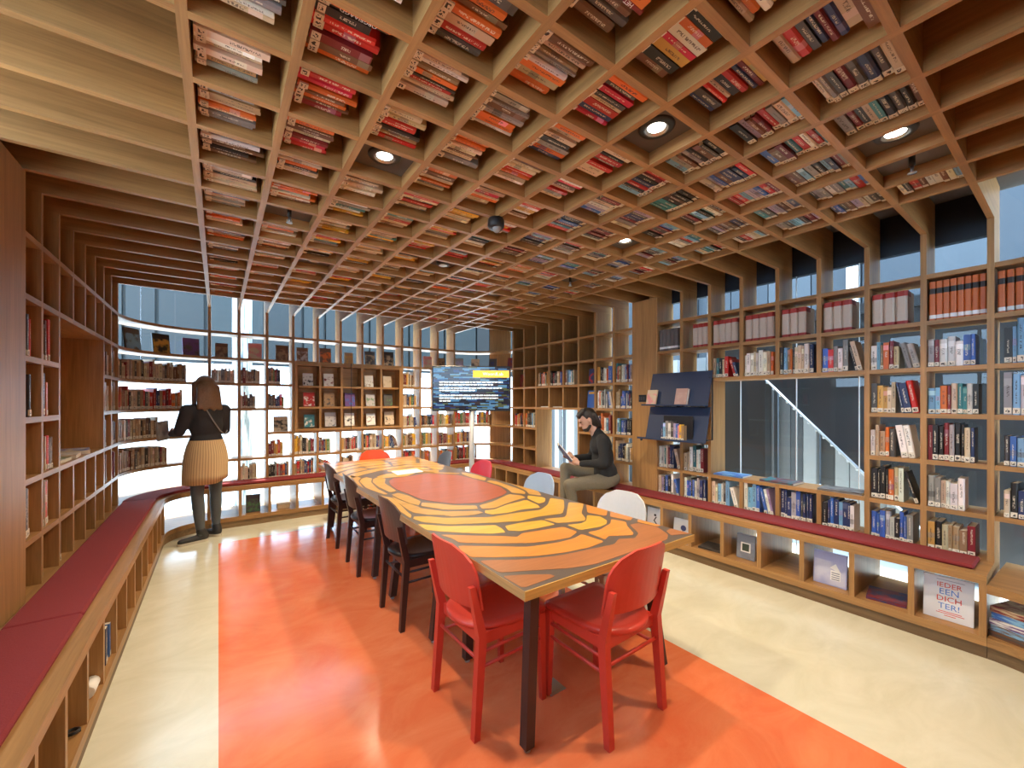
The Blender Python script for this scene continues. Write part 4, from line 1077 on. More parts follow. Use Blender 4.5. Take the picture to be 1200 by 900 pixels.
cells = [
 (rd, [(456, 563.7), (461, 560.6), (473.3, 559.2), (488, 556.7), (500, 555), (510, 555.3), (538.3, 557), (568.3, 565), (586.7, 570.8), (594.2, 576.7), (590, 580), (576.7, 585), (563.3, 589.2), (533.3, 590.5), (510, 588), (494.7, 585.5), (478.7, 579), (465.3, 574), (457.3, 568)]),
 (oy, A_((650, 395), (740, 420), (850, 470), (830, 505), (760, 490), (650, 445), (590, 410))),
 (oy, B_((85, 385), (180, 390), (320, 405), (470, 405), (480, 430), (250, 435), (80, 408))),
 (oy, B_((490, 405), (590, 375), (700, 325), (790, 335), (815, 350), (740, 370), (670, 395), (600, 422), (510, 428))),
 (oy, A_((540, 270), (530, 310), (600, 355), (635, 378), (580, 390), (480, 345), (425, 300), (430, 275), (460, 262))),
 (oy, B_((540, 235), (640, 265), (690, 290), (720, 315), (810, 325), (815, 310), (760, 285), (640, 245), (600, 232), (560, 228))),
 (oy, B_((365, 170), (460, 188), (540, 212), (530, 230), (440, 210), (370, 186))),
 (oy, B_((60, 163), (180, 170), (350, 176), (352, 184), (180, 178), (60, 176))),
 (oy, A_((460, 252), (560, 225), (700, 222), (800, 222), (720, 250), (560, 262), (480, 268))),
 (oy, A_((330, 270), (310, 295), (370, 355), (530, 410), (560, 405), (470, 360), (410, 300), (420, 268), (370, 258))),
 (oy, [(458.7, 581.7), (470.7, 587.2), (490.7, 594.2), (493.3, 595.6), (521.7, 599.6), (560, 598.7), (566.7, 600.8), (555, 603.6), (530, 605.5), (520, 603.8), (501.7, 603.3), (485, 601), (478.7, 598), (465.3, 588.5)]),
 (yw, B_((530, 440), (600, 432), (680, 400), (820, 365), (900, 400), (920, 420), (790, 433), (700, 455), (580, 468), (530, 458))),
 (yw, B_((830, 335), (930, 345), (955, 355), (950, 380), (910, 392), (830, 356))),
 (oy, B_((615, 222), (700, 240), (800, 262), (900, 300), (930, 335), (840, 325), (820, 300), (720, 255))),
 (yw, B_((30, 483), (130, 481), (240, 492), (560, 487), (780, 452), (920, 436), (970, 400), (990, 352), (1085, 366), (1088, 420), (1075, 462), (900, 484), (780, 514), (620, 524), (420, 533), (280, 538), (100, 523), (25, 500))),
 (yw, D_((60, 95), (300, 112), (560, 107), (670, 103), (720, 130), (750, 160), (640, 170), (480, 166), (240, 153), (130, 140))),
 (yw, D_((745, 110), (870, 84), (1040, 64), (1140, 98), (1000, 128), (860, 150), (770, 146))),
 (oy, C_((100, 290), (250, 276), (262, 262), (278, 172), (385, 182), (368, 250), (398, 285), (392, 302), (280, 313), (200, 318))),
 (og, [(516, 626.7), (552, 627.8), (591, 628.5), (606, 629.4), (612, 625), (636, 621.2), (660, 617.5), (676.7, 623.3), (668.3, 630), (650, 633.4), (623.3, 636.4), (580, 636.9), (538.5, 636), (529.5, 630.8)]),
 (yw, C_((265, 332), (370, 320), (402, 302), (408, 262), (500, 272), (550, 302), (543, 325), (500, 345), (360, 368))),
 (og, C_((402, 187), (440, 192), (552, 224), (545, 265), (530, 266), (410, 244))),
 (og, C_((572, 234), (735, 278), (710, 300), (570, 274))),
 (og, [(537, 639.6), (615, 641), (623.3, 640.4), (653.3, 636), (671.7, 631.4), (681.7, 626), (708.3, 634.7), (690, 642), (660, 647.8), (626.7, 652), (576.7, 653.2), (552, 653), (540, 645)]),
 (og, C_((410, 385), (500, 365), (572, 322), (578, 292), (680, 310), (690, 340), (735, 390), (728, 404), (560, 409), (535, 434))),
 (br, [(561, 657), (610, 656), (653.3, 651.6), (693.3, 643.4), (720, 638), (725, 631.5), (744, 631), (748.5, 625), (738, 615), (748, 613.2), (770, 617.5), (783, 626.5), (781.7, 632.5), (727, 651.4), (697, 661.5), (667, 666), (617, 669.2), (585, 671.3)]),
 (br, D_((725, 502), (900, 490), (1100, 488)) + [(651, 675.6), (613, 689.5)]),
 (br, C_((992, 357), (1140, 392), (1000, 405), (965, 376))),
 (og, C_((765, 292), (930, 336), (900, 341), (762, 312))),
 (oy, A_((225, 240), (325, 262), (298, 292), (345, 352), (438, 398), (300, 330))),
 (oy, A_((480, 415), (600, 440), (690, 520), (730, 562), (768, 592), (758, 618), (640, 540))),
]
def clip(poly, ax, lim, keep_less):
    out = []
    for i in range(len(poly)):
        p, q = poly[i], poly[(i + 1) % len(poly)]
        ip = (p[ax] <= lim) == keep_less or p[ax] == lim; iq = (q[ax] <= lim) == keep_less or q[ax] == lim
        if ip: out.append(p)
        if ip != iq:
            t = (lim - p[ax]) / (q[ax] - p[ax]); out.append((p[0] + (q[0] - p[0]) * t, p[1] + (q[1] - p[1]) * t))
    return out
def rounded(poly, q=.09, n=1):
    for _ in range(n):
        out = []
        for i in range(len(poly)):
            a, b2 = poly[i], poly[(i + 1) % len(poly)]
            out += [(a[0] + (b2[0] - a[0]) * q, a[1] + (b2[1] - a[1]) * q), (b2[0] + (a[0] - b2[0]) * q, b2[1] + (a[1] - b2[1]) * q)]
        poly = out
    return poly
def field(mat, poly):
    poly = rounded(poly)
    for ax, lim, less in ((0, TX0 + .004, False), (0, TX1 - .004, True), (1, TY0 + .006, False), (1, TY1 - .004, True)):
        poly = clip(poly, ax, lim, less)
        if len(poly) < 3: return
    wpart('inlay_field', MB().prism(poly, TZ, TZ + .0012), mat, tb)
for i, (cn, px) in enumerate(cells):
    poly = [unp(x, y, TZ) for x, y in px]
    field(TM[cn], poly)
    ys = [p[1] for p in poly]
    if i and max(ys) < 2.75:     # the ring pattern repeats at the far end
        f = lambda p: (p[0] + .02 * math.sin(p[1] * 9), 2 * TYM - p[1])
        field(TM[{'br': 'og', 'og': 'oy', 'oy': 'oy', 'yw': 'oy'}[cn]], [f(p) for p in poly][::-1])
STEEL = plain('dark_brown_steel', (.055, .028, .022), .4, .1)
for (fx, fy, tx, ty) in ((1.058, 1.37, 1.135, 1.43), (2.0, 1.37, 1.92, 1.43), (1.072, 2.327, 1.14, 2.30), (1.148, 2.04, 1.2, 2.1), (1.06, 3.02, 1.13, 2.97), (2.0, 3.02, 1.92, 2.97), (1.06, 3.45, 1.13, 3.5), (2.0, 3.45, 1.92, 3.5), (1.06, 5.08, 1.13, 5.02), (2.0, 5.08, 1.92, 5.02)):
    top = Vector((tx, ty, TZ - .038)); ft = Vector((fx, fy, .02))
    d = MB(); w = .024
    d.add([(top.x + a * w, top.y + b2 * w, top.z) for a, b2 in ((-1, -1), (1, -1), (1, 1), (-1, 1))] + [(ft.x + a * w * .95, ft.y + b2 * w * .95, ft.z) for a, b2 in ((-1, -1), (1, -1), (1, 1), (-1, 1))],
          [(0, 1, 2, 3), (7, 6, 5, 4), (0, 4, 5, 1), (1, 5, 6, 2), (2, 6, 7, 3), (3, 7, 4, 0)])
    lg = wpart('leg', d, STEEL, tb)
    wpart('foot', MB().lathe([(0, 0), (.014, 0), (.014, .006), (.006, .01), (.006, .021), (0, .021)], 12, (ft.x, ft.y, 0)), CHROME, lg).matrix_parent_inverse = Matrix.Identity(4)
    lg.children[0].matrix_parent_inverse = Matrix.Identity(4)
pa = obj('paper_sheet', MB().prism([(1.43, 3.93), (1.72, 3.97), (1.73, 4.18), (1.45, 4.17)], TZ + .0015, TZ + .0025), WHITEP)
tag(pa, 'blank white sheet of paper lying on the table', 'paper')
fb_ = thing('floor_socket', 'square metal floor socket cover under the table', 'socket', (1.40, 1.60, 0))
obj('plate', MB().bbox(-.05, .05, -.05, .05, 0, .004, .001), CHROME, fb_); obj('flap', MB().bbox(-.035, .035, -.035, .0, .004, .007, .001), CHROME, fb_)

# ================================================================== CHAIRS
def chair_proto(name, m_frame, m_seat, m_back):
    """front is +y, origin on the floor at the middle of the seat"""
    t = thing(name, 'chair', 'chair')
    hw = .195
    for s in (-1, 1):
        # rear leg runs up into the back post
        pts = [(s * hw, -.205, 0.0), (s * (hw - .004), -.172, .44), (s * (hw + .002), -.225, .67)]
        mb = MB()
        sec = [(.017, .015), (.017, .021), (.011, .014)]
        vs_ = []
        for (p, (a, b2)) in zip(pts, sec):
            for da, db in ((-1, -1), (1, -1), (1, 1), (-1, 1)): vs_.append((p[0] + da * a, p[1] + db * b2, p[2]))
        fs = [(3, 2, 1, 0), (8, 9, 10, 11)]
        for i in range(2):
            for q in range(4): fs.append((i * 4 + q, i * 4 + (q + 1) % 4, (i + 1) * 4 + (q + 1) % 4, (i + 1) * 4 + q))
        mb.add(vs_, fs); obj('leg', mb, m_frame, t)
        a = .017
        mb = MB(); vs_ = [(s * .18 + da * .012, .195 + db * .012, 0) for da, db in ((-1, -1), (1, -1), (1, 1), (-1, 1))] + [(s * .175 + da * .018, .185 + db * .018, .43) for da, db in ((-1, -1), (1, -1), (1, 1), (-1, 1))]
        mb.add(vs_, [(3, 2, 1, 0), (4, 5, 6, 7)] + [(q, (q + 1) % 4, 4 + (q + 1) % 4, 4 + q) for q in range(4)]); obj('leg', mb, m_frame, t)
        for z in (.30, .365): obj('stretcher', MB().tube([(s * .19, -.18, z), (s * .178, .19, z)], .008, 8), m_frame, t)
        obj('apron', MB().box(min(s * .165, s * .185), max(s * .165, s * .185), -.165, .175, .39, .44), m_frame, t)
    obj('stretcher', MB().tube([(-.18, .19, .33), (.18, .19, .33)], .008, 8), m_frame, t)
    obj('stretcher', MB().tube([(-.19, -.18, .33), (.19, -.18, .33)], .008, 8), m_frame, t)
    obj('apron', MB().box(-.16, .16, .165, .185, .39, .44), m_frame, t); obj('apron', MB().box(-.17, .17, -.17, -.15, .39, .44), m_frame, t)
    # seat: rounded back edge, dished top
    prof = []
    for i in range(13):
        a = PI + PI * i / 12; prof.append((.185 * math.cos(a), -.06 + .155 * math.sin(a)))
    prof += [(.195, .0), (.2, .19), (.18, .215), (-.18, .215), (-.2, .19), (-.195, .0)]
    mb = MB(); n = len(prof)
    rings = [(1.0, .44), (1.01, .452), (.985, .464), (.8, .460), (.4, .455)]
    vs_ = []
    for sc2, z in rings: vs_ += [(p[0] * sc2, .03 + (p[1] - .03) * sc2, z) for p in prof]
    vs_.append((0, .03, .454)); fs = [tuple(range(n - 1, -1, -1))]
    for i in range(len(rings) - 1):
        for q in range(n): fs.append((i * n + q, i * n + (q + 1) % n, (i + 1) * n + (q + 1) % n, (i + 1) * n + q))
    for q in range(n): fs.append(((len(rings) - 1) * n + q, (len(rings) - 1) * n + (q + 1) % n, len(vs_) - 1))
    mb.add(vs_, fs, True); obj('seat', mb, m_seat, t)
    # curved back with a rounded top
    NU, NV = 12, 8; th = .011; grid = []
    for side in (0, 1):
        for iv in range(NV + 1):
            v = iv / NV; z = .555 + .285 * v
            hw2 = .205 if v < .45 else .205 * math.sqrt(max(0.0, 1 - ((v - .45) / .55) ** 2.6 * .80))
            for iu in range(NU + 1):
                u = -1 + 2 * iu / NU; x = u * hw2
                y = -.255 + .055 * (x / .205) ** 2 - .05 * (v - .3) - (.0 if side == 0 else th)
                grid.append((x, y + .018, z - .012 * (x / .2) ** 2 * (1 if v > .9 else 0)))
    mb = MB(); W1 = NU + 1; S = W1 * (NV + 1); fs = []
    for iv in range(NV):
        for iu in range(NU):
            a = iv * W1 + iu; fs.append((a, a + 1, a + W1 + 1, a + W1)); fs.append((S + a, S + a + W1, S + a + W1 + 1, S + a + 1))
    for iu in range(NU):
        fs.append((iu, S + iu, S + iu + 1, iu + 1)); a = NV * W1 + iu; fs.append((a, a + 1, S + a + 1, S + a))
    for iv in range(NV):
        a = iv * W1; fs.append((a, a + W1, S + a + W1, S + a)); a += NU; fs.append((a, S + a, S + a + W1, a + W1))
    mb.add(grid, fs, False); obj('backrest', mb, m_back, t)
    return t
CR = plain('red_lacquer', (.62, .055, .032), .38, .04); CB = plain('black_lacquer', (.022, .018, .017), .3, .05); CBF = plain('dark_brown_lacquer', (.045, .018, .014), .35, .05)
CDB = plain('dark_stained_back', (.085, .05, .042), .3, .05)
CW_ = plain('white_lacquer', (.58, .59, .58), .4, .03); CLB = plain('light_blue_lacquer', (.36, .46, .58), .4, .03); CPK = plain('pink_red_lacquer', (.58, .045, .075), .35, .03); CNV = plain('blue_grey_lacquer', (.09, .115, .155), .4, .03); CRO = plain('vermilion_lacquer', (.72, .075, .02), .4, .03)
pr_red = chair_proto('dining_chair', CR, CR, CR)
pr_blk = chair_proto('dining_chair', CBF, CB, CDB)
def put(proto, x, y, rz, label, first=False, mats=None):
    o = proto if first else copy_tree(proto)
    o.location = (x, y, 0); o.rotation_euler = (0, 0, rz)
    tag(o, label, 'chair', 'dining chairs around the reading table')
    if mats:
        for ch in o.children:
            ch.data = ch.data.copy(); ch.data.materials.clear(); ch.data.materials.append(mats)
    return o
E90 = -PI / 2
put(pr_red, .905 + .205, 1.745, E90 + .02, 'red wooden chair on the near left side of the table', True)
put(pr_red, 1.535, 1.18 + .205, .03, 'red wooden chair at the near end of the table')
put(pr_blk, .955 + .205, 2.745, E90, 'dark brown chair with black seat, nearest of the three dark chairs', True)
put(pr_blk, .962 + .205, 3.755, E90 - .02, 'dark brown chair with black seat, middle of the three dark chairs')
put(pr_blk, .965 + .205, 4.57, E90 + .02, 'dark brown chair with black seat, farthest of the three dark chairs')
put(pr_red, 2.27 - .205, 1.87, -E90 + .03, 'white wooden chair on the right side of the table', mats=CW_)
put(pr_red, 2.28 - .205, 2.79, -E90 - .02, 'light blue wooden chair on the right side of the table', mats=CLB)
put(pr_red, 2.28 - .205, 3.76, -E90, 'pink red wooden chair on the far right side of the table', mats=CPK)
put(pr_red, 2.32 - .205, 4.74, -E90 - .1, 'blue grey wooden chair at the far right corner of the table', mats=CNV)
put(pr_red, 1.655, 5.36 - .19, PI, 'vermilion chair at the far end of the table', mats=CRO)

# ================================================================== TELEVISION
tvd = 5.55; tvu = (552.5 - 600) / 481 * tvd
tp = CF * tvd + CRt * tvu
tv = thing('television_stand', 'flat television showing a collage of blue book spines on a thin steel pole', 'television', (tp.x, tp.y, 0), -YAW + .06)
tw, thh, tz0 = 1.055, .61, 1.345
obj('foot_plate', MB().lathe([(0, 0), (.2, 0), (.2, .012), (.19, .018), (0, .018)], 28, (0, .06, 0)), WHITEP, tv)
obj('pole', MB().tube([(0, .06, .018), (0, .06, tz0 + .3)], .034, 16), plain('white_steel', (.62, .63, .63), .35), tv)
obj('casing', MB().bbox(-tw / 2, tw / 2, -.005, .04, tz0, tz0 + thh, .004), BLACK, tv)
def screen_mat():
    m, nt, n, l, b = newmat('screen_picture')
    tc = n.new('ShaderNodeTexCoord'); mp = n.new('ShaderNodeMapping'); mp.inputs['Rotation'].default_value = (PI / 2, 0, 0); l.new(tc.outputs['Object'], mp.inputs[0])
    bk = n.new('ShaderNodeTexBrick'); bk.inputs['Scale'].default_value = 7.5; bk.inputs['Brick Width'].default_value = .9; bk.inputs['Row Height'].default_value = .14; bk.inputs['Mortar Size'].default_value = .006
    bk.inputs['Color1'].default_value = (0, 0, 0, 1); bk.inputs['Color2'].default_value = (1, 1, 1, 1); bk.offset = .37; bk.squash = .6; bk.squash_frequency = 3
    l.new(mp.outputs[0], bk.inputs['Vector'])
    rp = n.new('ShaderNodeValToRGB'); e = rp.color_ramp; e.interpolation = 'CONSTANT'
    cols = [(0, (.012, .015, .03)), (.22, (.02, .05, .2)), (.36, (.1, .3, .55)), (.5, (.015, .015, .03)), (.62, (.2, .42, .6)), (.75, (.06, .03, .03)), (.86, (.13, .15, .06)), (.93, (.08, .25, .5))]
    e.elements[0].color = cols[0][1] + (1,); e.elements[1].position = cols[1][0]; e.elements[1].color = cols[1][1] + (1,)
    for p, c in cols[2:]: q = e.elements.new(p); q.color = c + (1,)
    l.new(bk.outputs['Color'], rp.inputs['Fac'])
    l.new(rp.outputs['Color'], b.inputs['Emission Color']); b.inputs['Emission Strength'].default_value = .8; b.inputs['Base Color'].default_value = (.01, .01, .012, 1); setin(b, rough=.15)
    return m
scn = obj('screen', MB().box(-tw / 2 + .016, tw / 2 - .016, -.0065, -.005, tz0 + .022, tz0 + thh - .016), screen_mat(), tv)
SCW = emit('screen_white', (.85, .92, .95), .9); SCY = emit('screen_yellow', (.75, .5, .06), .95)
obj('title_box', MB().box(.02, tw / 2 - .018, -.0085, -.0066, tz0 + .455, tz0 + .55), SCY, scn)
o = obj('title_text', text_mesh('WoordLab', .062, SCW, .0002), None, scn); o.rotation_euler = (PI / 2, 0, 0); o.location = (.29, -.0092, tz0 + .502)
lr = random.Random(5)
for z, x1 in ((.385, .42), (.35, .30), (.305, .42), (.272, .05), (.205, .36), (.168, .36), (.132, -.28)):
    x = -.43; mb = MB()
    while x < x1:
        w = lr.uniform(.02, .07); mb.box(x, min(x + w, x1), -.0075, -.0066, tz0 + z, tz0 + z + .016); x += w + .009
    obj('text_line', mb, SCW, scn)

# ================================================================== DISPLAY STAND
# leaning double shelf hung across the pillar edge
ds = thing('book_display_rack', 'navy metal display rack with two ledges hung on the right bookcase', 'rack', (XR - .02, 2.43, 1.1))
y0, y1 = 2.09, 2.76
def lean_board(z0, z1, xb, xt, nm):
    mb = MB(); t = .008
    v = [(x + dx, y, z) for (x, z) in ((xb, z0), (xt, z1)) for dx in (0, t) for y in (y0, y1)]
    mb.add(v, [(0, 1, 5, 4), (2, 6, 7, 3), (0, 4, 6, 2), (1, 3, 7, 5), (0, 2, 3, 1), (4, 5, 7, 6)]); return wpart(nm, mb, NAVY, ds)
lean_board(1.44, 1.775, XR - .13, XR - .04, 'upper_panel'); lean_board(1.085, 1.42, XR - .17, XR - .08, 'lower_panel')
bpart('ledge', XR - .20, XR - .12, y0, y1 + .03, 1.43, 1.437, NAVY, ds); bpart('ledge', XR - .245, XR - .16, y0, y1 + .05, 1.078, 1.086, NAVY, ds)
bpart('ledge_lip', XR - .247, XR - .243, y0, y1 + .05, 1.078, 1.098, NAVY, ds); bpart('ledge_lip', XR - .202, XR - .198, y0, y1 + .03, 1.43, 1.446, NAVY, ds)
for y in (y0 + .02, y1 - .02): wpart('bracket', MB().tube([(XR - .16, y, 1.10), (XR - .01, y, 1.10), (XR - .01, y, 1.7), (XR - .06, y, 1.7)], .008, 8), BLACK, ds)
for y in (y0 + .01, y1 + .03): wpart('end_knob', MB().ball((XR - .2, y, 1.066), .014, 10), BLACK, ds)
bpart('book_box', XR - .165, XR - .155, 2.22, 2.54, 1.10, 1.33, BLACK, ds)
face_book(Vector((XR - .165, 2.70, 1.438)), XAR, YAR, .12, .16, .015, P3('cream'), P3('pink'), 'cream cover with pink flowers on the upper ledge of the navy rack', 14, 130, 2, group='books on the navy rack')
face_book(Vector((XR - .175, 2.35, 1.438)), XAR, YAR, .13, .165, .03, (.42, .27, .24), (.46, .31, .28), 'dusty pink cover on the upper ledge of the navy rack', 14, 131, 2, group='books on the navy rack')
x = 0
for i, (cn, h) in enumerate([('navy', .15), ('light blue', .17), ('grey', .19), ('white', .17), ('charcoal', .19), ('lilac', .17), ('blue', .16), ('pink', .15), ('yellow', .16), ('tan', .15)]):
    t = (.022, .026, .03, .028, .03, .024, .02, .016, .02, .024)[i]
    o = bpy.data.objects.new('rack_book', BK[1]); o.matrix_world = axes(Vector((XR - .225, 2.53 - x - t / 2, 1.0875)), XAR, YAR, Z, t, .055, h); o.color = PAL[cn] + (1,); link(o)
    tag(o, '%s slim book, %s from left on the lower ledge of the navy rack' % (cn, ORD[i]), 'book', 'slim books on the navy rack'); x += t + .001
    s = bpy.data.objects.new('spine_label', stick_me); link(s, o)
sw = thing('wall_control', 'small black control panel on the oak pillar', 'switch', (XR - .013, 2.91, 1.51))
obj('plate', MB().bbox(-.012, 0, -.05, .05, -.04, .04, .003), BLACK, sw)
for y in (-.025, .005, .03): obj('button', MB().bbox(-.016, -.012, y - .008, y + .008, -.02, .02, .001), plain('grey_button', (.06, .06, .065), .4), sw)

# ================================================================== PEOPLE
def organic(name, mb, mat, parent, voxel=.011, smooth=8, sub=False):
    o = obj(name, mb, mat, parent)
    m = o.modifiers.new('merge', 'REMESH'); m.mode = 'VOXEL'; m.voxel_size = voxel; m.use_smooth_shade = True
    s = o.modifiers.new('soften', 'SMOOTH'); s.iterations = smooth; s.factor = .5
    return o
def frame(F):
    F = Vector(F).normalized(); R = Vector((F.y, -F.x, 0))
    return lambda f, r, z: F * f + R * r + Vector((0, 0, z))
def rot_of(F): 
    F = Vector(F).normalized(); return Matrix(((F.y, F.x, 0), (-F.x, F.y, 0), (0, 0, 1)))   # local x = right, y = forward
def hand(mb, L, w, d, up, side, curl=.6, s=1.0):
    """palm and five bent fingers; w wrist, d direction, up = back of the hand, side = towards the thumb (local triples)"""
    d = Vector(d).normalized(); up = Vector(up); up = (up - d * up.dot(d)).normalized(); sd = Vector(side); sd = (sd - d * sd.dot(d) - up * sd.dot(up)).normalized()
    w = Vector(w)
    pc = w + d * .045 * s
    mb.cap(L(*(w)), L(*(pc)), .022 * s, .026 * s, 10)
    for k, (o, ln) in enumerate(((.027, .068), (.009, .078), (-.009, .073), (-.026, .058))):
        p0 = w + d * .05 * s + sd * o * s; p1 = p0 + d * .04 * s - up * .004
        p2 = p1 + (d * math.cos(curl) - up * math.sin(curl)) * ln * .5 * s; p3 = p2 + (d * math.cos(curl * 2) - up * math.sin(curl * 2)) * ln * .42 * s
        mb.cap(L(*p0), L(*p1), .0105 * s, .0095 * s, 8); mb.cap(L(*p1), L(*p2), .0092 * s, .0085 * s, 8); mb.cap(L(*p2), L(*p3), .0085 * s, .0072 * s, 8)
    p0 = w + d * .022 * s + sd * .022 * s; p1 = p0 + (d * .7 + sd * .7) * .035 * s; p2 = p1 + (d * .95 + sd * .15 - up * .3) * .035 * s
    mb.cap(L(*p0), L(*p1), .0125 * s, .011 * s, 8); mb.cap(L(*p1), L(*p2), .0105 * s, .009 * s, 8)
SKIN = plain('skin', (.58, .33, .23), .55, .05, 40)
HAIRD = plain('dark_hair', (.018, .012, .009), .5, .4, 160, .4); HAIRB = plain('brown_hair', (.2, .115, .06), .45, .5, 120, .5)
KNIT = plain('black_knit', (.014, .014, .015), .9, .2, 300, .3); KNITG = plain('charcoal_jumper', (.028, .027, .03), .85, .2, 200, .3)
TROU = plain('olive_trousers', (.15, .125, .085), .85, .15, 60, .3); TIGHT = plain('grey_tights', (.085, .10, .105), .75, .1, 80); SHOE = plain('dark_shoe_leather', (.025, .025, .025), .5); SOLE = plain('pale_sole', (.5, .45, .35), .7); BOOT = plain('brown_boots', (.07, .055, .035), .7)
EYE = plain('eye_dark', (.02, .015, .012), .2)

# ---------------------------------------------------------------- seated man
MF = Vector((-.80, .60, 0)).normalized(); Lm = frame(MF); RM = rot_of(MF)
man = thing('person', 'seated person in black sweater and olive trousers reading an open book on the bench', 'person', (3.60, 3.21, ZSEAT + CT))
man.location.z = 0
mb = MB()
mb.ball(Lm(.0, 0, .62), (.13, .1, .11), 14, RM); mb.cap(Lm(.0, 0, .66), Lm(.04, 0, .96), .09, .09); mb.cap(Lm(.05, -.13, 1.04), Lm(.05, .13, 1.04), .045)
mb.cap(Lm(.07, 0, 1.05), Lm(.14, 0, 1.17), .058, .052)
HC = Vector((.195, 0, 1.265)); tl = math.radians(24)
def hd(f, u, r=0):   # point in the tilted head: f forward, u up
    return Lm(HC.x + f * math.cos(tl) + u * math.sin(tl), r, HC.z - f * math.sin(tl) + u * math.cos(tl))
RH = RM @ Matrix.Rotation(-tl, 3, 'X')
mb.ball(hd(0, .02), (.077, .098, .112), 18, RH); mb.ball(hd(.035, -.06), (.056, .062, .062), 14, RH); mb.cap(hd(.088, -.005), hd(.108, -.034), .011, .014, 8)
mb.cap(hd(.082, .022, -.045), hd(.09, .024, .045), .013, .013, 8)
mb.cap(hd(.088, -.062, -.014), hd(.088, -.062, .014), .010, .010, 8)
for s in (-1, 1):
    mb.ball(hd(-.012, -.005, s * .079), (.012, .02, .032), 10, RH)
    mb.cap(Lm(.05, s * .17, 1.03), Lm(.06, s * .235, .82), .04, .032); 
    el = (.05, s * .235, .80) if s < 0 else (.10, .235, .80); wr = (.30, -.13, .78) if s < 0 else (.34, .08, .82)
    mb.cap(Lm(*el), Lm(*wr), .034, .024)
    hand(mb, Lm, wr, (1, .2 if s < 0 else -.1, .25), (0, s * .9, -.2), (.2, 0, 1), .5)
    mb.cap(Lm(.0, s * .09, .6), Lm(.30, s * .1, .585), .05, .035)
organic('body', mb, SKIN, man, .0068, 5).location = (0, 0, 0)
mb = MB()
mb.ball(Lm(-.01, 0, .66), (.175, .135, .15), 16, RM); mb.ball(Lm(.02, 0, .82), (.17, .125, .2), 16, RM); mb.ball(Lm(.045, 0, .97), (.185, .125, .15), 16, RM)
mb.cap(Lm(.05, -.15, 1.045), Lm(.05, .15, 1.045), .068); mb.cap(Lm(.06, 0, 1.06), Lm(.095, 0, 1.12), .085, .066)
for s in (-1, 1):
    el = (.05, s * .245, .80) if s < 0 else (.10, .24, .80); wr = (.28, -.135, .782) if s < 0 else (.32, .09, .815)
    mb.cap(Lm(.05, s * .175, 1.03), Lm(*el), .068, .055); mb.cap(Lm(*el), Lm(*wr), .056, .038)
sw_ = organic('sweater', mb, KNIT, man, .011, 8)
mb = MB()
mb.ball(Lm(-.03, 0, .60), (.185, .15, .105), 16, RM)
mb.cap(Lm(.0, .09, .60), Lm(.44, .07, .70), .092, .066); mb.cap(Lm(.44, .07, .70), Lm(.46, -.02, .33), .064, .052); mb.cap(Lm(.46, -.02, .33), Lm(.47, -.03, .26), .053, .055)
mb.cap(Lm(.0, -.10, .585), Lm(.42, -.13, .545), .092, .068); mb.cap(Lm(.42, -.13, .545), Lm(.34, -.13, .16), .066, .05)
organic('trousers', mb, TROU, man, .011, 6)
for a, b2, c in (((.47, -.03, .2), (.6, -.06, .14), (.44, -.03, .16)), ((.335, -.13, .11), (.53, -.14, .045), (.31, -.13, .05))):
    mb = MB(); mb.cap(Lm(*a), Lm(*c), .048, .04); mb.cap(Lm(*c), Lm(*b2), .042, .036); organic('boot', mb, BOOT, man, .009, 4)
mb = MB()
mb.ball(hd(-.022, .04), (.084, .1, .098), 18, RH); mb.ball(hd(-.06, -.03), (.078, .06, .085), 16, RH)
for i in range(7):
    rr_ = -.07 + .14 * i / 6; mb.cap(hd(-.09, .02, rr_), hd(-.1 + .02 * (i % 2), -.11 - .015 * (i % 3), rr_ * 1.1), .03, .014, 8)
for i in range(5):
    rr_ = -.05 + .1 * i / 4; mb.cap(hd(.0, .12, rr_), hd(.085, .085 - .012 * (i % 2), rr_ * 1.2), .026, .014, 8)
mb.ball(hd(0, .04), (.01, .01, .01), 8); mb.cap(hd(-.075, -.06), hd(-.085, -.12), .05, .03); mb.cap(hd(.06, .10, -.03), hd(.085, .06, -.055), .024, .014, 8); mb.cap(hd(.06, .10, .03), hd(.085, .06, .055), .024, .014, 8)
organic('hair', mb, HAIRD, man, .009, 4)
mb = MB(); mb.ball(hd(.05, -.09), (.05, .048, .036), 14, RH); mb.cap(hd(.01, -.07, -.062), hd(.05, -.1, -.04), .018, .02, 8); mb.cap(hd(.01, -.07, .062), hd(.05, -.1, .04), .018, .02, 8); mb.cap(hd(.096, -.05, -.022), hd(.096, -.05, .022), .008, .008, 8)
organic('beard', mb, HAIRD, man, .008, 3)
for s in (-1, 1): obj('eye', MB().ball(hd(.085, .008, s * .034), .011, 10), EYE, man)
ob = thing('open_book', 'open blue picture book held by the seated person', 'book', man.location + Lm(.46, -.02, .86))
ob.rotation_euler = (0, 0, math.atan2(-MF.x, MF.y))
c_ob = print_mat('blue_cover', (.03, .05, .16), (.12, .2, .42), 9, 3)
for s in (-1, 1):
    for nm, t0, t1, mt, g in (('cover', -.006, -.002, c_ob if s < 0 else plain('black_cover', (.02, .02, .022), .4), 0), ('pages', -.002, .008, PAPER, .006)):
        o = obj(nm, MB().box(min(0, s * (.165 - g)), max(0, s * (.165 - g)), -.115 + g, .115 - g, t0, t1), mt, ob); o.rotation_euler = (math.radians(52), s * math.radians(-18), 0)

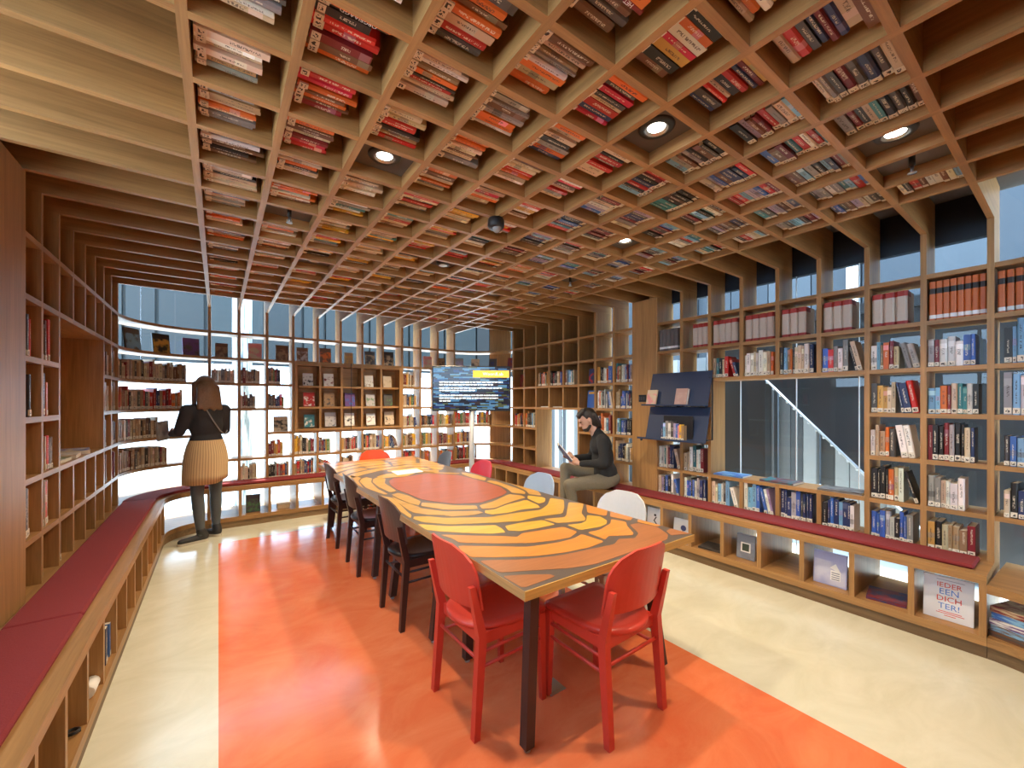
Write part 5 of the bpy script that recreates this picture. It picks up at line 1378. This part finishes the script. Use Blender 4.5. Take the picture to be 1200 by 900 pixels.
# ---------------------------------------------------------------- standing woman
WF = Vector((-.45, .89, 0)).normalized(); Lw = frame(WF); RW = rot_of(WF)
wo = thing('person', 'standing person with long brown hair in dark jumper and striped beige skirt by the window', 'person', (-.105, 5.435, 0))
def W2L(x, y): 
    d = Vector((x + .17, y - 5.47, 0)); return (d.dot(WF), d.dot(Vector((WF.y, -WF.x, 0))))
mb = MB()
mb.ball(Lw(0, 0, .93), (.12, .085, .1), 14, RW); mb.cap(Lw(0, 0, .98), Lw(.0, 0, 1.28), .08, .085); mb.cap(Lw(0, -.12, 1.39), Lw(0, .12, 1.39), .05); mb.cap(Lw(0, 0, 1.4), Lw(.03, 0, 1.52), .05, .046)
mb.ball(Lw(.05, 0, 1.625), (.073, .092, .112), 16, RW); mb.cap(Lw(.14, 0, 1.62), Lw(.155, 0, 1.595), .011, .013, 8); mb.ball(Lw(.085, 0, 1.56), (.05, .05, .045), 12, RW)
AL = [(.0, -.175, 1.385), (.05, -.222, 1.165), (.27, -.2, 1.13)]; AR = [(.0, .175, 1.385), (.06, .215, 1.16), (.24, .12, 1.13)]
for s, A in ((-1, AL), (1, AR)):
    mb.cap(Lw(*A[0]), Lw(*A[1]), .04, .032); mb.cap(Lw(*A[1]), Lw(*A[2]), .03, .022)
    hand(mb, Lw, A[2], (.9, .25 * -s, .3), (0, s, .1), (.1, -s * .2, 1), .55, .92)
    mb.ball(Lw(.045, s * .074, 1.62), (.01, .018, .03), 8, RW)
legs = []
for s in (-1, 1):
    an_ = W2L(-.215, 5.43) if s < 0 else W2L(-.085, 5.60)
    kn = (an_[0] * .5 + .02, an_[1] * .55 + s * .045)
    legs.append((Lw(.0, s * .085, .88), Lw(kn[0], kn[1], .49), Lw(an_[0], an_[1], .09)))
    mb.cap(legs[-1][0], legs[-1][1], .07, .045); mb.cap(legs[-1][1], legs[-1][2], .045, .03)
organic('body', mb, SKIN, wo, .0068, 5)
mb = MB()
mb.ball(Lw(0, 0, 1.06), (.158, .12, .12), 16, RW); mb.ball(Lw(0, 0, 1.22), (.158, .12, .17), 16, RW); mb.ball(Lw(-.005, 0, 1.34), (.165, .105, .11), 16, RW); mb.cap(Lw(-.005, -.13, 1.395), Lw(-.005, .13, 1.395), .055); mb.cap(Lw(0, 0, 1.41), Lw(.015, 0, 1.455), .065, .055)
for A in (AL, AR):
    mb.cap(Lw(*A[0]), Lw(*A[1]), .062, .052); mb.cap(Lw(*A[1]), Lw(*(Vector(A[1]).lerp(Vector(A[2]), .88))), .05, .034)
organic('jumper', mb, KNITG, wo, .011, 7)
def skirt_mat():
    m, nt, n, l, b = newmat('striped_skirt')
    tc = n.new('ShaderNodeTexCoord'); uv = n.new('ShaderNodeUVMap'); wv = n.new('ShaderNodeTexWave'); wv.inputs['Scale'].default_value = 16.0; wv.inputs['Distortion'].default_value = .3
    l.new(uv.outputs[0], wv.inputs['Vector'])
    rp = n.new('ShaderNodeValToRGB'); rp.color_ramp.elements[0].color = (.46, .31, .16, 1); rp.color_ramp.elements[1].color = (.66, .48, .25, 1); rp.color_ramp.elements[0].position = .25; rp.color_ramp.elements[1].position = .6
    l.new(wv.outputs['Fac'], rp.inputs[0]); l.new(rp.outputs[0], b.inputs['Base Color']); setin(b, rough=.9)
    return m
prof = [(1.07, .155, .118, 0), (1.0, .178, .14, 0), (.92, .196, .16, 0), (.82, .205, .165, .005), (.70, .208, .165, .01), (.615, .205, .163, .012), (.62, .198, .156, .012), (.8, .195, .155, .005)]
NS = 40; vs_ = []
for z, rx, ry, sh in prof:
    for i in range(NS):
        a = 2 * PI * i / NS; rip = 1 + .02 * math.sin(a * 7) * (1.07 - z) / .45
        zz = z + (.06 * max(0, math.cos(a - .1)) if .6 < z < .63 else 0)
        vs_.append(Lw(sh + ry * rip * math.sin(a), rx * rip * math.cos(a), zz))
fs = [(i * NS + k, i * NS + (k + 1) % NS, (i + 1) * NS + (k + 1) % NS, (i + 1) * NS + k) for i in range(len(prof) - 1) for k in range(NS)]
me = MB().add(vs_, fs, True).mesh('skirt', skirt_mat()); uvl = me.uv_layers.new(name='UVMap')
for p in me.polygons:
    for li in p.loop_indices:
        vi = me.loops[li].vertex_index; u = (vi % NS) / NS
        uvl.data[li].uv = (u, vs_[vi].z)
obj('skirt', me, None, wo)
mb = MB()
mb.ball(Lw(0, 0, .9), (.165, .12, .1), 14, RW)
for s, (h, k, a) in zip((-1, 1), legs):
    mb.cap(h, k, .083, .058); mb.cap(k, k.lerp(a, .35), .058, .058); mb.cap(k.lerp(a, .35), a, .058, .036)
organic('tights', mb, TIGHT, wo, .011, 5)
for s, heel, toe in ((-1, (-.185, 5.455), (-.375, 5.395)), (1, (-.07, 5.58), (-.21, 5.69))):
    h, t2 = W2L(*heel), W2L(*toe); a = legs[0][2] if s < 0 else legs[1][2]
    mb = MB(); mb.cap(Lw(h[0], h[1], .05), Lw(t2[0], t2[1], .036), .04, .032); mb.cap(Lw(h[0], h[1], .06), a + Vector((0, 0, .03)), .042, .045)
    sh = organic('shoe', mb, SHOE, wo, .009, 4)
    p0 = Vector(Lw(h[0], h[1], 0)); p1 = Vector(Lw(t2[0], t2[1], 0)); d = (p1 - p0).normalized(); q = Vector((-d.y, d.x, 0)); pl = []
    for i in range(9): an2 = -PI / 2 + PI * i / 8; pl.append(p1 + d * .034 * math.cos(an2) + q * .034 * math.sin(an2))
    for i in range(9): an2 = PI / 2 + PI * i / 8; pl.append(p0 + d * .036 * math.cos(an2) + q * .036 * math.sin(an2))
    obj('sole', MB().prism([(p.x, p.y) for p in pl], .0, .026), SOLE, sh)
mb = MB()
mb.ball(Lw(.02, 0, 1.655), (.088, .105, .1), 16, RW); mb.ball(Lw(-.045, 0, 1.58), (.095, .07, .12), 16, RW)
for i in range(9):
    r = -.085 + .17 * i / 8; mb.cap(Lw(-.04 - .03 * math.cos(r * 18), r * .85, 1.62), Lw(-.06 - .03 * math.cos(r * 14), r * 1.15, 1.41 + .02 * math.sin(i * 2.3)), .036, .024, 8)
for s in (-1, 1): mb.cap(Lw(.05, s * .082, 1.66), Lw(.03, s * .1, 1.44), .03, .022, 8)
organic('hair', mb, HAIRB, wo, .009, 3)
pts = [Lw(-.095, -.05, 1.40), Lw(-.128, .0, 1.28), Lw(-.135, .07, 1.16), Lw(-.11, .13, 1.12), Lw(-.06, .17, 1.16)]
obj('bag_strap', MB().tube(pts, .006, 6), plain('grey_strap', (.25, .25, .25), .6), wo)
hb_ = obj('held_book', MB().bbox(-.011, .011, -.07, .07, 0, .2, .002), print_mat('grey_cover', (.2, .2, .2), (.34, .33, .31), 4, 2))
hb_.location = wo.location + Lw(.31, -.25, 1.07); hb_.rotation_euler = (.1, 0, -.6); tag(hb_, 'grey hardcover book held by the standing person', 'book')
